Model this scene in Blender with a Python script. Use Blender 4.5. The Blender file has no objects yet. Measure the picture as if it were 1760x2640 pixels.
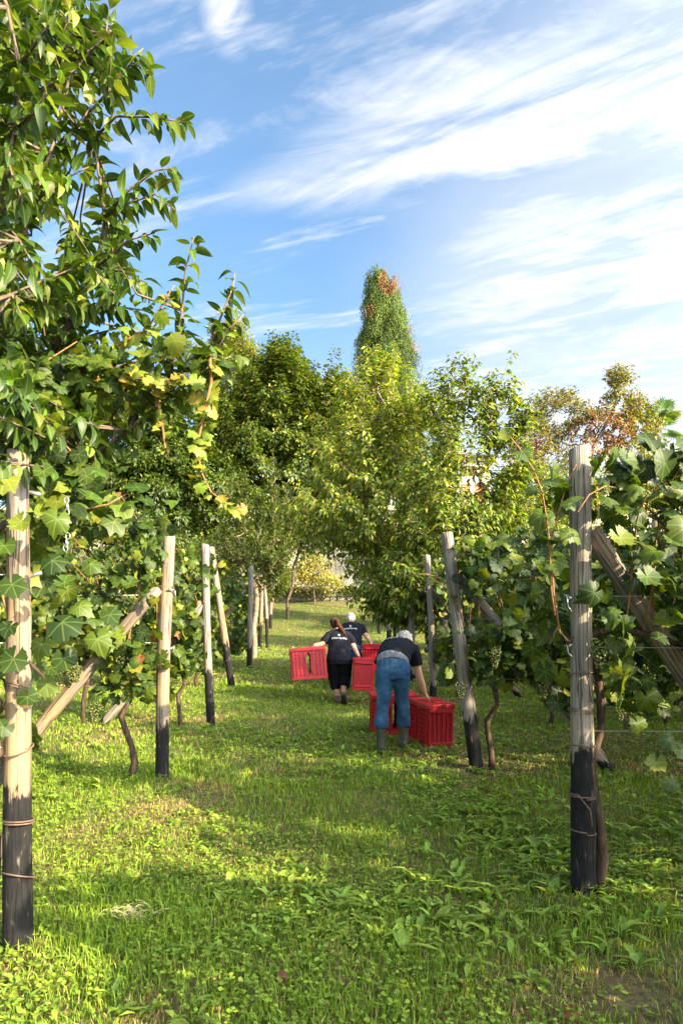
import bpy, bmesh, math, random
import numpy as np
from mathutils import Vector, Matrix, noise as mnoise
from mathutils.bvhtree import BVHTree

random.seed(7)
rng = np.random.default_rng(7)
scene = bpy.context.scene
COL = scene.collection
PI = math.pi

# ------------------------------------------------------------------ camera
CAM_H = 1.75          # eye height above the grass where the photographer stands
cam_d = bpy.data.cameras.new('camera')
cam = bpy.data.objects.new('camera', cam_d); COL.objects.link(cam)
cam.location = (0, 0, CAM_H); cam.rotation_euler = (PI / 2, 0, 0)
cam_d.sensor_fit = 'VERTICAL'; cam_d.sensor_height = 36.0; cam_d.lens = 24.0
cam_d.shift_y = 436 / 2640.0
cam_d.clip_start = 0.05; cam_d.clip_end = 3000
scene.camera = cam

# ------------------------------------------------------------------ sky, sun, exposure
SUN_EL, SUN_ROT = 22.5, 124.0          # rotation is clockwise from +Y: to the right and somewhat behind
world = bpy.data.worlds.new('World'); scene.world = world; world.use_nodes = True


def build_world():
    nt = world.node_tree; N = nt.nodes; L = nt.links
    bg = N['Background']; bg.inputs[1].default_value = 0.15
    sky = N.new('ShaderNodeTexSky'); sky.sky_type = 'NISHITA'; sky.sun_disc = False
    sky.sun_elevation = math.radians(SUN_EL); sky.sun_rotation = math.radians(SUN_ROT)
    sky.air_density = 1.0; sky.dust_density = 0.5; sky.ozone_density = 3.0

    def math_(op, a, b=None, c=None, clamp=False):
        n = N.new('ShaderNodeMath'); n.operation = op; n.use_clamp = clamp
        for i, v in enumerate((a, b, c)):
            if v is None: continue
            if isinstance(v, (int, float)): n.inputs[i].default_value = v
            else: L.new(v, n.inputs[i])
        return n.outputs[0]

    def ramp(v, lo, hi, smooth=True):
        n = N.new('ShaderNodeMapRange'); n.interpolation_type = 'SMOOTHSTEP' if smooth else 'LINEAR'
        L.new(v, n.inputs[0]); n.inputs[1].default_value = lo; n.inputs[2].default_value = hi
        return n.outputs[0]
    tc = N.new('ShaderNodeTexCoord'); sp = N.new('ShaderNodeSeparateXYZ'); L.new(tc.outputs['Generated'], sp.inputs[0])
    dz = math_('MAXIMUM', sp.outputs[2], 0.04)
    u = math_('DIVIDE', sp.outputs[0], dz); v = math_('DIVIDE', sp.outputs[1], dz)      # a flat cloud layer high above
    cb = N.new('ShaderNodeCombineXYZ'); L.new(u, cb.inputs[0]); L.new(v, cb.inputs[1])

    def fbm(rot, sx, sy, scale, off, detail=8, rough=0.58, dist=0.0):
        # coordinates are first turned so that local x runs along the streaks, then squeezed along it
        m = N.new('ShaderNodeMapping'); L.new(cb.outputs[0], m.inputs[0])
        m.inputs['Rotation'].default_value = (0, 0, math.radians(-rot))
        m2 = N.new('ShaderNodeMapping'); L.new(m.outputs[0], m2.inputs[0])
        m2.inputs['Scale'].default_value = (sx, sy, 1); m2.inputs['Location'].default_value = off
        n = N.new('ShaderNodeTexNoise'); L.new(m2.outputs[0], n.inputs['Vector'])
        n.inputs['Scale'].default_value = scale; n.inputs['Detail'].default_value = detail
        n.inputs['Roughness'].default_value = rough; n.inputs['Distortion'].default_value = dist
        return n.outputs[0]
    wisp = fbm(-20, 0.55, 2.4, 2.6, (1.3, 0.4, 0), 10, 0.62, 0.7)
    body = fbm(-25, 0.8, 1.5, 1.5, (4.1, 2.2, 0), 6, 0.55, 0.4)
    fine = fbm(-30, 0.45, 1.9, 5.0, (0, 0, 3), 10, 0.66, 1.5)
    fib = fbm(18, 0.45, 1.8, 3.0, (2, 7, 1), 10, 0.62, 2.0)
    # the long cirrus band: a line in the cloud layer, thin in the west and swelling towards the east
    s = math_('ADD', math_('MULTIPLY', u, 0.957), math_('MULTIPLY', v, -0.29))
    t = math_('ADD', math_('MULTIPLY', u, 0.29), math_('MULTIPLY', v, 0.957))
    wob = math_('MULTIPLY', math_('SUBTRACT', body, 0.5), 0.16)
    tt = math_('ADD', math_('SUBTRACT', t, 1.285), wob)
    width = math_('MAXIMUM', math_('MULTIPLY_ADD', s, 0.36, 0.30), 0.035)
    width = math_('MINIMUM', width, 0.6)
    band = math_('SUBTRACT', 1.0, math_('DIVIDE', math_('ABSOLUTE', tt), width), None, True)
    band = math_('MULTIPLY', ramp(band, 0.0, 0.9), ramp(s, -0.80, -0.25))
    band = math_('MULTIPLY', band, ramp(wisp, 0.22, 0.62))
    # soft veil growing eastwards, and thin loose wisps everywhere
    eu = math_('ADD', math_('MULTIPLY_ADD', v, 0.12, u), 0.12)
    east = ramp(math_('ADD', eu, math_('MULTIPLY', wob, 1.2)), 0.36, 0.92)
    veil = math_('MULTIPLY', math_('MULTIPLY_ADD', ramp(wisp, 0.28, 0.62), 0.5, math_('MULTIPLY', ramp(body, 0.30, 0.62), 0.5)), math_('MULTIPLY_ADD', east, 0.97, 0.05))
    loose = math_('MULTIPLY', ramp(wisp, 0.46, 0.72), 0.66)
    # one compact plume high in the west
    pu = math_('MULTIPLY', math_('ADD', math_('SUBTRACT', u, -0.165), math_('MULTIPLY', wob, 0.5)), 1 / 0.055)
    pv = math_('MULTIPLY', math_('SUBTRACT', v, 1.02), 1 / 0.10)
    pd = math_('SQRT', math_('ADD', math_('MULTIPLY', pu, pu), math_('MULTIPLY', pv, pv)))
    plume = math_('MULTIPLY', ramp(math_('SUBTRACT', 1.0, pd), 0.0, 0.9), ramp(fine, 0.3, 0.62))
    cov = math_('MAXIMUM', math_('MAXIMUM', band, veil), math_('MAXIMUM', loose, math_('MULTIPLY', plume, 0.9)))
    cov = math_('MULTIPLY', cov, math_('MULTIPLY_ADD', ramp(fine, 0.30, 0.66), 0.42, 0.58))
    cov = math_('MULTIPLY', cov, math_('MULTIPLY_ADD', ramp(fib, 0.30, 0.62), 0.25, 0.75))
    cov = math_('MAXIMUM', cov, math_('MULTIPLY', ramp(math_('ADD', eu, wob), 0.16, 0.95), math_('MULTIPLY_ADD', ramp(body, 0.25, 0.65), 0.25, 0.22)))
    cov = math_('MULTIPLY', cov, 1.3, None, True)
    # thicker air low down
    low = math_('SUBTRACT', 1.0, ramp(math_('MULTIPLY_ADD', sp.outputs[0], -0.35, sp.outputs[2]), 0.0, 0.56))
    cov = math_('MAXIMUM', cov, math_('MULTIPLY', low, 0.86), None, True)
    mix = N.new('ShaderNodeMix'); mix.data_type = 'RGBA'
    L.new(cov, mix.inputs[0])
    hs = N.new('ShaderNodeMix'); hs.data_type = 'RGBA'; hs.blend_type = 'MULTIPLY'; hs.inputs[0].default_value = 1
    L.new(sky.outputs[0], hs.inputs[6]); hs.inputs[7].default_value = (0.49, 0.55, 0.53, 1)
    L.new(hs.outputs[2], mix.inputs[6])
    # thin cloud is brighter towards the sun, strengthened to fill the shaded lane
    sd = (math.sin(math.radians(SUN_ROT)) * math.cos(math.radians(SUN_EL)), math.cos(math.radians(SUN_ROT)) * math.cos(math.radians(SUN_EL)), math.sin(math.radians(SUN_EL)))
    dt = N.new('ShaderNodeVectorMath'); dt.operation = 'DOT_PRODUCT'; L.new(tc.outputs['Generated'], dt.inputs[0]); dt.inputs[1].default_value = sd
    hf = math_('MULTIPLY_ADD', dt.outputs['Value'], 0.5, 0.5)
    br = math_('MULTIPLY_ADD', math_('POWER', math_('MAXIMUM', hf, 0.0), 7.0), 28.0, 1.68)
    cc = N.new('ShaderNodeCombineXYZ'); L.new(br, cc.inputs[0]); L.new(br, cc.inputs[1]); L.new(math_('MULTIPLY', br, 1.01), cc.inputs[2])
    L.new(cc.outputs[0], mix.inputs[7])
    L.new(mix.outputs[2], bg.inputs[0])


build_world()
world.cycles.sampling_method = 'MANUAL'; world.cycles.sample_map_resolution = 2048
S_az = math.radians(SUN_ROT); S_el = math.radians(SUN_EL)
SUN = Vector((math.sin(S_az) * math.cos(S_el), math.cos(S_az) * math.cos(S_el), math.sin(S_el)))
sun_d = bpy.data.lights.new('sun', 'SUN'); sun_d.energy = 5.0; sun_d.angle = math.radians(0.5); sun_d.color = (1.0, 0.83, 0.57)
sun = bpy.data.objects.new('sun', sun_d); COL.objects.link(sun)
sun.rotation_euler = SUN.to_track_quat('Z', 'Y').to_euler(); sun.location = SUN * 60

vs = scene.view_settings
vs.view_transform = 'Standard'; vs.look = 'None'; vs.gamma = 1.0; vs.use_curve_mapping = False
vs.exposure = 2.22
scene.render.engine = 'CYCLES'
scene.cycles.max_bounces = 5; scene.cycles.transparent_max_bounces = 8
scene.cycles.diffuse_bounces = 3; scene.cycles.glossy_bounces = 2; scene.cycles.transmission_bounces = 4
scene.cycles.use_denoising = True; scene.cycles.denoiser = 'OPENIMAGEDENOISE'; scene.cycles.denoising_prefilter = 'NONE'; scene.cycles.denoising_input_passes = 'RGB_ALBEDO_NORMAL'
scene.cycles.use_adaptive_sampling = False
scene.cycles.sample_clamp_indirect = 6.0


# ------------------------------------------------------------------ helpers
def P(px, py, d):
    """a point seen at photograph pixel (px, py), d metres up the slope"""
    return Vector(((px - 880) / 1760 * d, d, CAM_H + (1756 - py) / 1760 * d))


def prof(y):
    y = np.asarray(y, float)
    e = 0.112 * 1.5 * np.logaddexp(0, (y - 26.5) / 1.5)
    z = 0.1228 * np.minimum(y, 44) + np.where(y < 44, e, 0.112 * 17.5)
    t = np.clip((y - 44.15) / 0.3, 0, 1)
    terr = 12.7 + np.clip(y - 50, 0, 60) * 0.16 + np.clip(y - 110, 0, 2000) * 0.01
    z = z * (1 - t) + terr * t
    return np.where(y < -30, 0.1228 * -30 + (y + 30) * 0.02, z)


def gz(x, y):
    x = np.asarray(x, float); y = np.asarray(y, float)
    b = 0.022 * np.sin(x * 1.7 + y * 0.9) + 0.018 * np.sin(x * 0.8 - y * 1.9 + 1.3) + 0.01 * np.sin(x * 4.1 + 2) * np.sin(y * 3.7)
    b = b + 0.05 * np.exp(-((x + 1.75) ** 2 + (y - 5.9) ** 2) / 0.35)
    return prof(y) + np.where(y < 43, b, 0)


def gzf(x, y): return float(gz(x, y))


_perm = np.random.default_rng(3).random((64, 64))


def vnoise(x, y, s=1.0, ox=0.0):
    x = np.asarray(x) * s + 200 + ox; y = np.asarray(y) * s + 200 + ox * 1.7
    xi = np.floor(x).astype(int); yi = np.floor(y).astype(int); fx = x - xi; fy = y - yi
    fx = fx * fx * (3 - 2 * fx); fy = fy * fy * (3 - 2 * fy)
    g = lambda a, b: _perm[a % 64, b % 64]
    return (g(xi, yi) * (1 - fx) + g(xi + 1, yi) * fx) * (1 - fy) + (g(xi, yi + 1) * (1 - fx) + g(xi + 1, yi + 1) * fx) * fy


def mesh_np(name, V, F, col=None, smooth=True):
    """V (n,3); F list of index arrays, each (m,k); col (n,3) linear colour per vertex"""
    me = bpy.data.meshes.new(name)
    V = np.ascontiguousarray(V, np.float32)
    if not isinstance(F, list): F = [F]
    F = [np.asarray(f, np.int32) for f in F if len(f)]
    me.vertices.add(len(V)); me.vertices.foreach_set('co', V.ravel())
    nl = sum(f.size for f in F); nf = sum(len(f) for f in F)
    me.loops.add(nl); me.loops.foreach_set('vertex_index', np.concatenate([f.ravel() for f in F]))
    me.polygons.add(nf)
    tot = np.concatenate([np.full(len(f), f.shape[1], np.int32) for f in F])
    st = np.zeros(nf, np.int32); st[1:] = np.cumsum(tot)[:-1]
    me.polygons.foreach_set('loop_start', st); me.polygons.foreach_set('loop_total', tot)
    if smooth: me.polygons.foreach_set('use_smooth', np.ones(nf, bool))
    if col is not None:
        a = me.attributes.new('col', 'FLOAT_COLOR', 'POINT')
        c = np.ones((len(V), 4), np.float32); c[:, :3] = col
        a.data.foreach_set('color', c.ravel())
    me.update(calc_edges=True); me.validate(verbose=False)
    return me


def link(name, me, mat=None, parent=None, loc=None):
    o = bpy.data.objects.new(name, me); COL.objects.link(o)
    if mat is not None and me is not None and len(me.materials) == 0: me.materials.append(mat)
    if loc is not None: o.location = loc
    if parent is not None: o.parent = parent
    return o


def tag(o, label, cat, group=None, kind=None):
    if label: o['label'] = label
    if cat: o['category'] = cat
    if group: o['group'] = group
    if kind: o['kind'] = kind
    return o


def empty(name, loc, label=None, cat=None, group=None):
    o = bpy.data.objects.new(name, None); COL.objects.link(o); o.location = loc; o.empty_display_size = 0.2
    return tag(o, label, cat, group)


class MB:
    """collects polygons in world (or local) space and links them as one mesh object"""
    def __init__(s): s.v = []; s.f = []; s.c = []

    def box(s, lo, hi, M=None):
        i = len(s.v)
        for z in (lo[2], hi[2]):
            for x, y in ((lo[0], lo[1]), (hi[0], lo[1]), (hi[0], hi[1]), (lo[0], hi[1])):
                p = Vector((x, y, z)); s.v.append(tuple(M @ p) if M else tuple(p))
        for q in ((0, 3, 2, 1), (4, 5, 6, 7), (0, 1, 5, 4), (1, 2, 6, 5), (2, 3, 7, 6), (3, 0, 4, 7)): s.f.append(tuple(i + k for k in q))
        return s

    def prism(s, prof2, y0, y1, M=None):
        """polygon in xz extruded along y"""
        i = len(s.v); n = len(prof2)
        for y in (y0, y1):
            for x, z in prof2:
                p = Vector((x, y, z)); s.v.append(tuple(M @ p) if M else tuple(p))
        s.f.append(tuple(i + k for k in range(n))); s.f.append(tuple(i + n + k for k in reversed(range(n))))
        for k in range(n):
            k2 = (k + 1) % n; s.f.append((i + k, i + n + k, i + n + k2, i + k2))
        return s

    def tube(s, pts, rad, sides=6, cap=True, squash=None):
        pts = [Vector(p) for p in pts]; n = len(pts)
        if not hasattr(rad, '__len__'): rad = [rad] * n
        i0 = len(s.v); up = Vector((0.31, 0.2, 0.93)); prev = None
        for k, p in enumerate(pts):
            t = (pts[min(k + 1, n - 1)] - pts[max(k - 1, 0)])
            t = t.normalized() if t.length > 1e-9 else Vector((0, 0, 1))
            if prev is None:
                a = t.cross(up); a = a if a.length > .05 else t.cross(Vector((1, 0, 0)))
                a.normalize()
            else:
                a = (prev - t * prev.dot(t)).normalized()
            prev = a; b = t.cross(a)
            for j in range(sides):
                w = 2 * PI * j / sides; s.v.append(tuple(p + (a * math.cos(w) + b * math.sin(w)) * rad[k]))
        for k in range(n - 1):
            for j in range(sides):
                j2 = (j + 1) % sides; s.f.append((i0 + k * sides + j, i0 + k * sides + j2, i0 + (k + 1) * sides + j2, i0 + (k + 1) * sides + j))
        if cap:
            s.f.append(tuple(i0 + j for j in reversed(range(sides)))); s.f.append(tuple(i0 + (n - 1) * sides + j for j in range(sides)))
        return s

    def mesh(s, name, mat=None, smooth=False, origin=None):
        me = bpy.data.meshes.new(name)
        v = s.v if origin is None else [(a - origin[0], b - origin[1], c - origin[2]) for a, b, c in s.v]
        me.from_pydata(v, [], s.f); me.update()
        if smooth: me.polygons.foreach_set('use_smooth', np.ones(len(me.polygons), bool))
        if mat: me.materials.append(mat)
        return me

    def build(s, name, mat, parent=None, smooth=False, origin=None, bevel=0.0):
        me = s.mesh(name, mat, smooth, origin)
        o = link(name, me, None, parent)
        if bevel:
            m = o.modifiers.new('bevel', 'BEVEL'); m.width = bevel; m.segments = 2; m.limit_method = 'ANGLE'
        return o


def tubes_np(p0, p1, r0, r1, sides=5):
    """many tapered straight segments at once"""
    p0 = np.asarray(p0, float); p1 = np.asarray(p1, float); n = len(p0)
    t = p1 - p0; t /= np.maximum(np.linalg.norm(t, axis=1, keepdims=True), 1e-9)
    h = np.tile([0.3, 0.2, 0.9], (n, 1)); a = np.cross(t, h); a /= np.maximum(np.linalg.norm(a, axis=1, keepdims=True), 1e-9)
    b = np.cross(t, a); w = np.arange(sides) * 2 * PI / sides
    ring = a[:, None] * np.cos(w)[None, :, None] + b[:, None] * np.sin(w)[None, :, None]
    V = np.concatenate([p0[:, None] + ring * np.asarray(r0)[:, None, None], p1[:, None] + ring * np.asarray(r1)[:, None, None]], 1)
    j = np.arange(sides); j2 = (j + 1) % sides
    f = np.stack([j, j2, sides + j2, sides + j], 1)
    F = (f[None] + (np.arange(n) * 2 * sides)[:, None, None]).reshape(-1, 4)
    return V.reshape(-1, 3), F


# ------------------------------------------------------------------ materials
def nmat(name):
    m = bpy.data.materials.new(name); m.use_nodes = True
    return m, m.node_tree.nodes, m.node_tree.links, m.node_tree.nodes['Principled BSDF']


def noise_node(N, L, scale, detail=4, rough=0.55, vec=None, mapscale=None, coord='Object', dist=0):
    n = N.new('ShaderNodeTexNoise'); n.inputs['Scale'].default_value = scale; n.inputs['Detail'].default_value = detail
    n.inputs['Roughness'].default_value = rough; n.inputs['Distortion'].default_value = dist
    if vec is None:
        tc = N.new('ShaderNodeTexCoord'); vec = tc.outputs[coord]
    if mapscale:
        mp = N.new('ShaderNodeMapping'); mp.inputs['Scale'].default_value = mapscale; L.new(vec, mp.inputs[0]); vec = mp.outputs[0]
    L.new(vec, n.inputs['Vector']); return n.outputs[0]


def ramp_node(N, L, fac, stops):
    r = N.new('ShaderNodeValToRGB'); L.new(fac, r.inputs[0]); e = r.color_ramp.elements
    while len(e) < len(stops): e.new(0.5)
    for k, (p, c) in enumerate(stops): e[k].position = p; e[k].color = (*c, 1)
    return r.outputs[0]


def bump_node(N, L, h, b, strength=0.3, dist=0.01):
    n = N.new('ShaderNodeBump'); n.inputs['Strength'].default_value = strength; n.inputs['Distance'].default_value = dist
    L.new(h, n.inputs['Height']); L.new(n.outputs[0], b.inputs['Normal'])


def leaf_mat(name, trans=0.38, rough=0.42, spec=0.35, tint=(1.5, 1.45, 0.45), back=1.25, vein=True, angles=None, brown=0.0):
    """two-sided leaf: colour from the leaf itself, light shining through it in a yellower green"""
    m, N, L, b = nmat(name)
    at = N.new('ShaderNodeAttribute'); at.attribute_name = 'col'
    nz = noise_node(N, L, 55.0 if vein else 8.0, 3, 0.6)
    mr = N.new('ShaderNodeMapRange'); L.new(nz, mr.inputs[0]); mr.inputs[1].default_value = 0.3; mr.inputs[2].default_value = 0.7
    mr.inputs[3].default_value = 0.82; mr.inputs[4].default_value = 1.18
    ml = N.new('ShaderNodeMix'); ml.data_type = 'RGBA'; ml.blend_type = 'MULTIPLY'; ml.inputs[0].default_value = 1
    L.new(at.outputs[0], ml.inputs[6]); L.new(mr.outputs[0], ml.inputs[7])
    src = ml.outputs[2]
    if angles:
        lp = N.new('ShaderNodeAttribute'); lp.attribute_name = 'lp'; sx = N.new('ShaderNodeSeparateXYZ'); L.new(lp.outputs['Vector'], sx.inputs[0])

        def mth(op, a_, b_=None, c_=None):
            q = N.new('ShaderNodeMath'); q.operation = op
            for i_, v_ in enumerate((a_, b_, c_)):
                if v_ is None: continue
                if isinstance(v_, (int, float)): q.inputs[i_].default_value = v_
                else: L.new(v_, q.inputs[i_])
            return q.outputs[0]
        x_ = mth('SUBTRACT', sx.outputs[0], 0.12); y_ = mth('ABSOLUTE', sx.outputs[1]); dmin = None
        for an in angles:
            c_, s_ = math.cos(math.radians(an)), math.sin(math.radians(an))
            dd = mth('ABSOLUTE', mth('SUBTRACT', mth('MULTIPLY', y_, c_), mth('MULTIPLY', x_, s_))); al = mth('ADD', mth('MULTIPLY', x_, c_), mth('MULTIPLY', y_, s_))
            dd = mth('ADD', dd, mth('MULTIPLY', mth('LESS_THAN', al, 0.0), 1.0)); dmin = dd if dmin is None else mth('MINIMUM', dmin, dd)
        vr = N.new('ShaderNodeMapRange'); L.new(dmin, vr.inputs[0]); vr.inputs[1].default_value = .008; vr.inputs[2].default_value = .028; vr.inputs[3].default_value = 1.0; vr.inputs[4].default_value = 0.0
        vm = N.new('ShaderNodeMix'); vm.data_type = 'RGBA'; vm.blend_type = 'ADD'; L.new(mth('MULTIPLY', vr.outputs[0], .55), vm.inputs[0]); L.new(src, vm.inputs[6]); vm.inputs[7].default_value = (.09, .11, .03, 1); src = vm.outputs[2]
        if brown:
            oi = N.new('ShaderNodeObjectInfo'); nz2 = noise_node(N, L, 2.6, 4, .6, lp.outputs['Vector'], None)
            rr = mth('SQRT', mth('ADD', mth('MULTIPLY', x_, x_), mth('MULTIPLY', y_, y_)))
            e_ = mth('ADD', mth('MULTIPLY', rr, .55), mth('ADD', mth('MULTIPLY', nz2, .6), mth('MULTIPLY', oi.outputs['Random'], .34)))
            er = N.new('ShaderNodeMapRange'); L.new(e_, er.inputs[0]); er.inputs[1].default_value = 1.06 - brown; er.inputs[2].default_value = 1.14 - brown; er.inputs[3].default_value = 0; er.inputs[4].default_value = .85
            bm_ = N.new('ShaderNodeMix'); bm_.data_type = 'RGBA'; L.new(er.outputs[0], bm_.inputs[0]); L.new(src, bm_.inputs[6]); bm_.inputs[7].default_value = (.16, .095, .03, 1); src = bm_.outputs[2]
    ge = N.new('ShaderNodeNewGeometry')
    bk = N.new('ShaderNodeMix'); bk.data_type = 'RGBA'; bk.blend_type = 'MULTIPLY'; L.new(ge.outputs['Backfacing'], bk.inputs[0])
    L.new(src, bk.inputs[6]); bk.inputs[7].default_value = (back * 1.05, back, back * 1.15, 1)
    L.new(bk.outputs[2], b.inputs['Base Color']); b.inputs['Roughness'].default_value = rough
    b.inputs['Specular IOR Level'].default_value = spec
    tr = N.new('ShaderNodeBsdfTranslucent')
    tm = N.new('ShaderNodeMix'); tm.data_type = 'RGBA'; tm.blend_type = 'MULTIPLY'; tm.inputs[0].default_value = 1
    L.new(src, tm.inputs[6]); tm.inputs[7].default_value = (*tint, 1); L.new(tm.outputs[2], tr.inputs[0])
    mx = N.new('ShaderNodeMixShader'); mx.inputs[0].default_value = trans
    L.new(b.outputs[0], mx.inputs[1]); L.new(tr.outputs[0], mx.inputs[2])
    L.new(mx.outputs[0], N['Material Output'].inputs[0])
    return m


def plain(name, color, rough=0.6, noise=None, spec=0.4, bump=None, amount=0.25):
    m, N, L, b = nmat(name)
    b.inputs['Roughness'].default_value = rough; b.inputs['Specular IOR Level'].default_value = spec
    if noise:
        nz = noise_node(N, L, noise, 5, 0.6)
        c = color
        out = ramp_node(N, L, nz, [(0.3, tuple(x * (1 - amount) for x in c)), (0.7, tuple(min(1, x * (1 + amount)) for x in c))])
        L.new(out, b.inputs['Base Color'])
        if bump: bump_node(N, L, nz, b, bump[0], bump[1])
    else:
        b.inputs['Base Color'].default_value = (*color, 1)
    return m


def bark_mat(name, dark, light, scale=12, stretch=(1, 1, 0.22), bump=(0.6, 0.02)):
    m, N, L, b = nmat(name)
    nz = noise_node(N, L, scale, 6, 0.65, None, stretch, 'Object', 0.6)
    L.new(ramp_node(N, L, nz, [(0.32, dark), (0.68, light)]), b.inputs['Base Color'])
    b.inputs['Roughness'].default_value = 0.9; b.inputs['Specular IOR Level'].default_value = 0.15
    bump_node(N, L, nz, b, *bump)
    return m


def post_mat(name, tone):
    """weathered split wood, greyed outside with warm grain, dark cracks; charred foot (attribute h = height over the char line)"""
    m, N, L, b = nmat(name)
    tc = N.new('ShaderNodeTexCoord')
    grain = noise_node(N, L, 60, 6, 0.65, tc.outputs['Object'], (1, 1, 0.045), 'Object', 0.25)
    patch = noise_node(N, L, 4.5, 5, 0.6, tc.outputs['Object'], (1, 1, 0.35))
    wood = ramp_node(N, L, grain, [(0.34, tuple(c * 0.30 for c in tone)), (0.47, tone), (0.70, tuple(min(1, c * 1.3) for c in tone))])
    grey = ramp_node(N, L, grain, [(0.30, (0.08, 0.075, 0.065)), (0.48, (0.135, 0.122, 0.105)), (0.75, (0.215, 0.20, 0.178))])
    pm = N.new('ShaderNodeMapRange'); L.new(patch, pm.inputs[0]); pm.inputs[1].default_value = 0.38; pm.inputs[2].default_value = 0.62
    mx = N.new('ShaderNodeMix'); mx.data_type = 'RGBA'; L.new(pm.outputs[0], mx.inputs[0]); L.new(wood, mx.inputs[6]); L.new(grey, mx.inputs[7])
    # cracks that run with the grain
    cr = noise_node(N, L, 16, 3, 0.5, tc.outputs['Object'], (1, 1, 0.03), 'Object', 0.1)
    c1 = N.new('ShaderNodeMath'); c1.operation = 'SUBTRACT'; L.new(cr, c1.inputs[0]); c1.inputs[1].default_value = 0.5
    c2 = N.new('ShaderNodeMath'); c2.operation = 'ABSOLUTE'; L.new(c1.outputs[0], c2.inputs[0])
    c3 = N.new('ShaderNodeMapRange'); L.new(c2.outputs[0], c3.inputs[0]); c3.inputs[1].default_value = 0.0; c3.inputs[2].default_value = 0.02
    mc = N.new('ShaderNodeMix'); mc.data_type = 'RGBA'; L.new(c3.outputs[0], mc.inputs[0]); mc.inputs[6].default_value = (0.035, 0.028, 0.02, 1); L.new(mx.outputs[2], mc.inputs[7])
    # char
    at = N.new('ShaderNodeAttribute'); at.attribute_name = 'h'
    cn = noise_node(N, L, 14, 5, 0.6, tc.outputs['Object'], (1, 1, 0.25))
    a1 = N.new('ShaderNodeMath'); a1.operation = 'MULTIPLY_ADD'; L.new(cn, a1.inputs[0]); a1.inputs[1].default_value = -0.62; L.new(at.outputs['Fac'], a1.inputs[2])
    a2 = N.new('ShaderNodeMapRange'); L.new(a1.outputs[0], a2.inputs[0]); a2.inputs[1].default_value = -0.33; a2.inputs[2].default_value = -0.29
    flake = noise_node(N, L, 38, 3, 0.5, tc.outputs['Object'], (1, 1, 0.3))
    char = ramp_node(N, L, flake, [(0.35, (0.004, 0.004, 0.004)), (0.62, (0.010, 0.009, 0.008)), (0.76, (0.10, 0.082, 0.06))])
    mm = N.new('ShaderNodeMix'); mm.data_type = 'RGBA'; L.new(a2.outputs[0], mm.inputs[0]); L.new(char, mm.inputs[6]); L.new(mc.outputs[2], mm.inputs[7])
    L.new(mm.outputs[2], b.inputs['Base Color']); b.inputs['Roughness'].default_value = 0.85; b.inputs['Specular IOR Level'].default_value = 0.25
    hb = N.new('ShaderNodeMath'); hb.operation = 'MULTIPLY'; L.new(grain, hb.inputs[0]); L.new(c3.outputs[0], hb.inputs[1])
    bump_node(N, L, hb.outputs[0], b, 0.7, 0.012)
    return m


M = {}
M['vine'] = leaf_mat('vine_leaf', 0.34, 0.5, 0.28, back=1.15, angles=(0, 50, 104), brown=.13)
M['cherry'] = leaf_mat('cherry_leaf', 0.36, 0.45, 0.3, back=1.3, angles=(0,))
M['tree'] = leaf_mat('tree_leaf', 0.34, 0.42, 0.4, vein=False)
M['grass'] = leaf_mat('grass_blade', 0.34, 0.55, 0.2, tint=(1.3, 1.25, 0.5), back=1.0, vein=False)
M['weed'] = leaf_mat('weed_leaf', 0.30, 0.5, 0.3, vein=True)
M['cypress'] = leaf_mat('cypress_spray', 0.03, 0.85, 0.08, back=1.0, vein=False)
M['grape'] = plain('grape_skin', (0.072, 0.082, 0.02), 0.45, 30, 0.3)
M['bark'] = bark_mat('bark', (0.05, 0.035, 0.025), (0.17, 0.125, 0.085))
M['bark_plum'] = bark_mat('plum_bark', (0.10, 0.075, 0.055), (0.30, 0.23, 0.165), 14, (1, 1, 1.6))
M['cane'] = bark_mat('vine_cane', (0.12, 0.055, 0.022), (0.28, 0.15, 0.065), 20, (1, 1, 1))
M['vine_trunk'] = bark_mat('vine_bark', (0.020, 0.014, 0.010), (0.105, 0.07, 0.045), 30, (1, 1, 0.15), (0.9, 0.02))
M['post_warm'] = post_mat('post_warm', (0.235, 0.155, 0.082))
M['post_grey'] = post_mat('post_grey', (0.215, 0.178, 0.13))
M['steel'] = plain('galvanised_wire', (0.42, 0.42, 0.41), 0.35, None, 0.6); M['steel'].node_tree.nodes['Principled BSDF'].inputs['Metallic'].default_value = 0.8
M['rust'] = plain('rusty_wire', (0.10, 0.062, 0.042), 0.75, 40)
M['red'] = plain('red_crate_plastic', (0.36, 0.005, 0.012), 0.45, 9, 0.45, None, 0.16)
M['white'] = plain('white_print', (0.78, 0.77, 0.75), 0.6)
M['shirt'] = plain('black_cotton', (0.010, 0.011, 0.016), 0.9, 35, 0.1, (0.25, 0.01), 0.35)
M['pants'] = plain('black_trousers', (0.007, 0.007, 0.009), 0.9, 30, 0.1, (0.2, 0.01), 0.3)
M['undershirt'] = plain('grey_undershirt', (0.16, 0.17, 0.19), 0.9, 30, 0.1)
M['skin'] = plain('skin', (0.50, 0.26, 0.17), 0.5, 14, 0.35, None, 0.12)
M['glove'] = plain('red_glove', (0.40, 0.02, 0.02), 0.7, 40)
M['white_hair'] = plain('white_hair', (0.34, 0.315, 0.27), 0.75, 60, 0.3, (0.8, 0.01), 0.25)
M['brown_hair'] = bark_mat('brown_hair', (0.014, 0.007, 0.004), (0.075, 0.03, 0.016), 60, (1, 1, 0.08), (0.5, 0.005))
M['rubber'] = plain('olive_rubber', (0.035, 0.036, 0.022), 0.5, 20, 0.4)
M['sole'] = plain('dark_sole', (0.02, 0.018, 0.016), 0.8, 20)
M['shoe'] = plain('dusty_shoe', (0.16, 0.09, 0.085), 0.8, 30)


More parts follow.
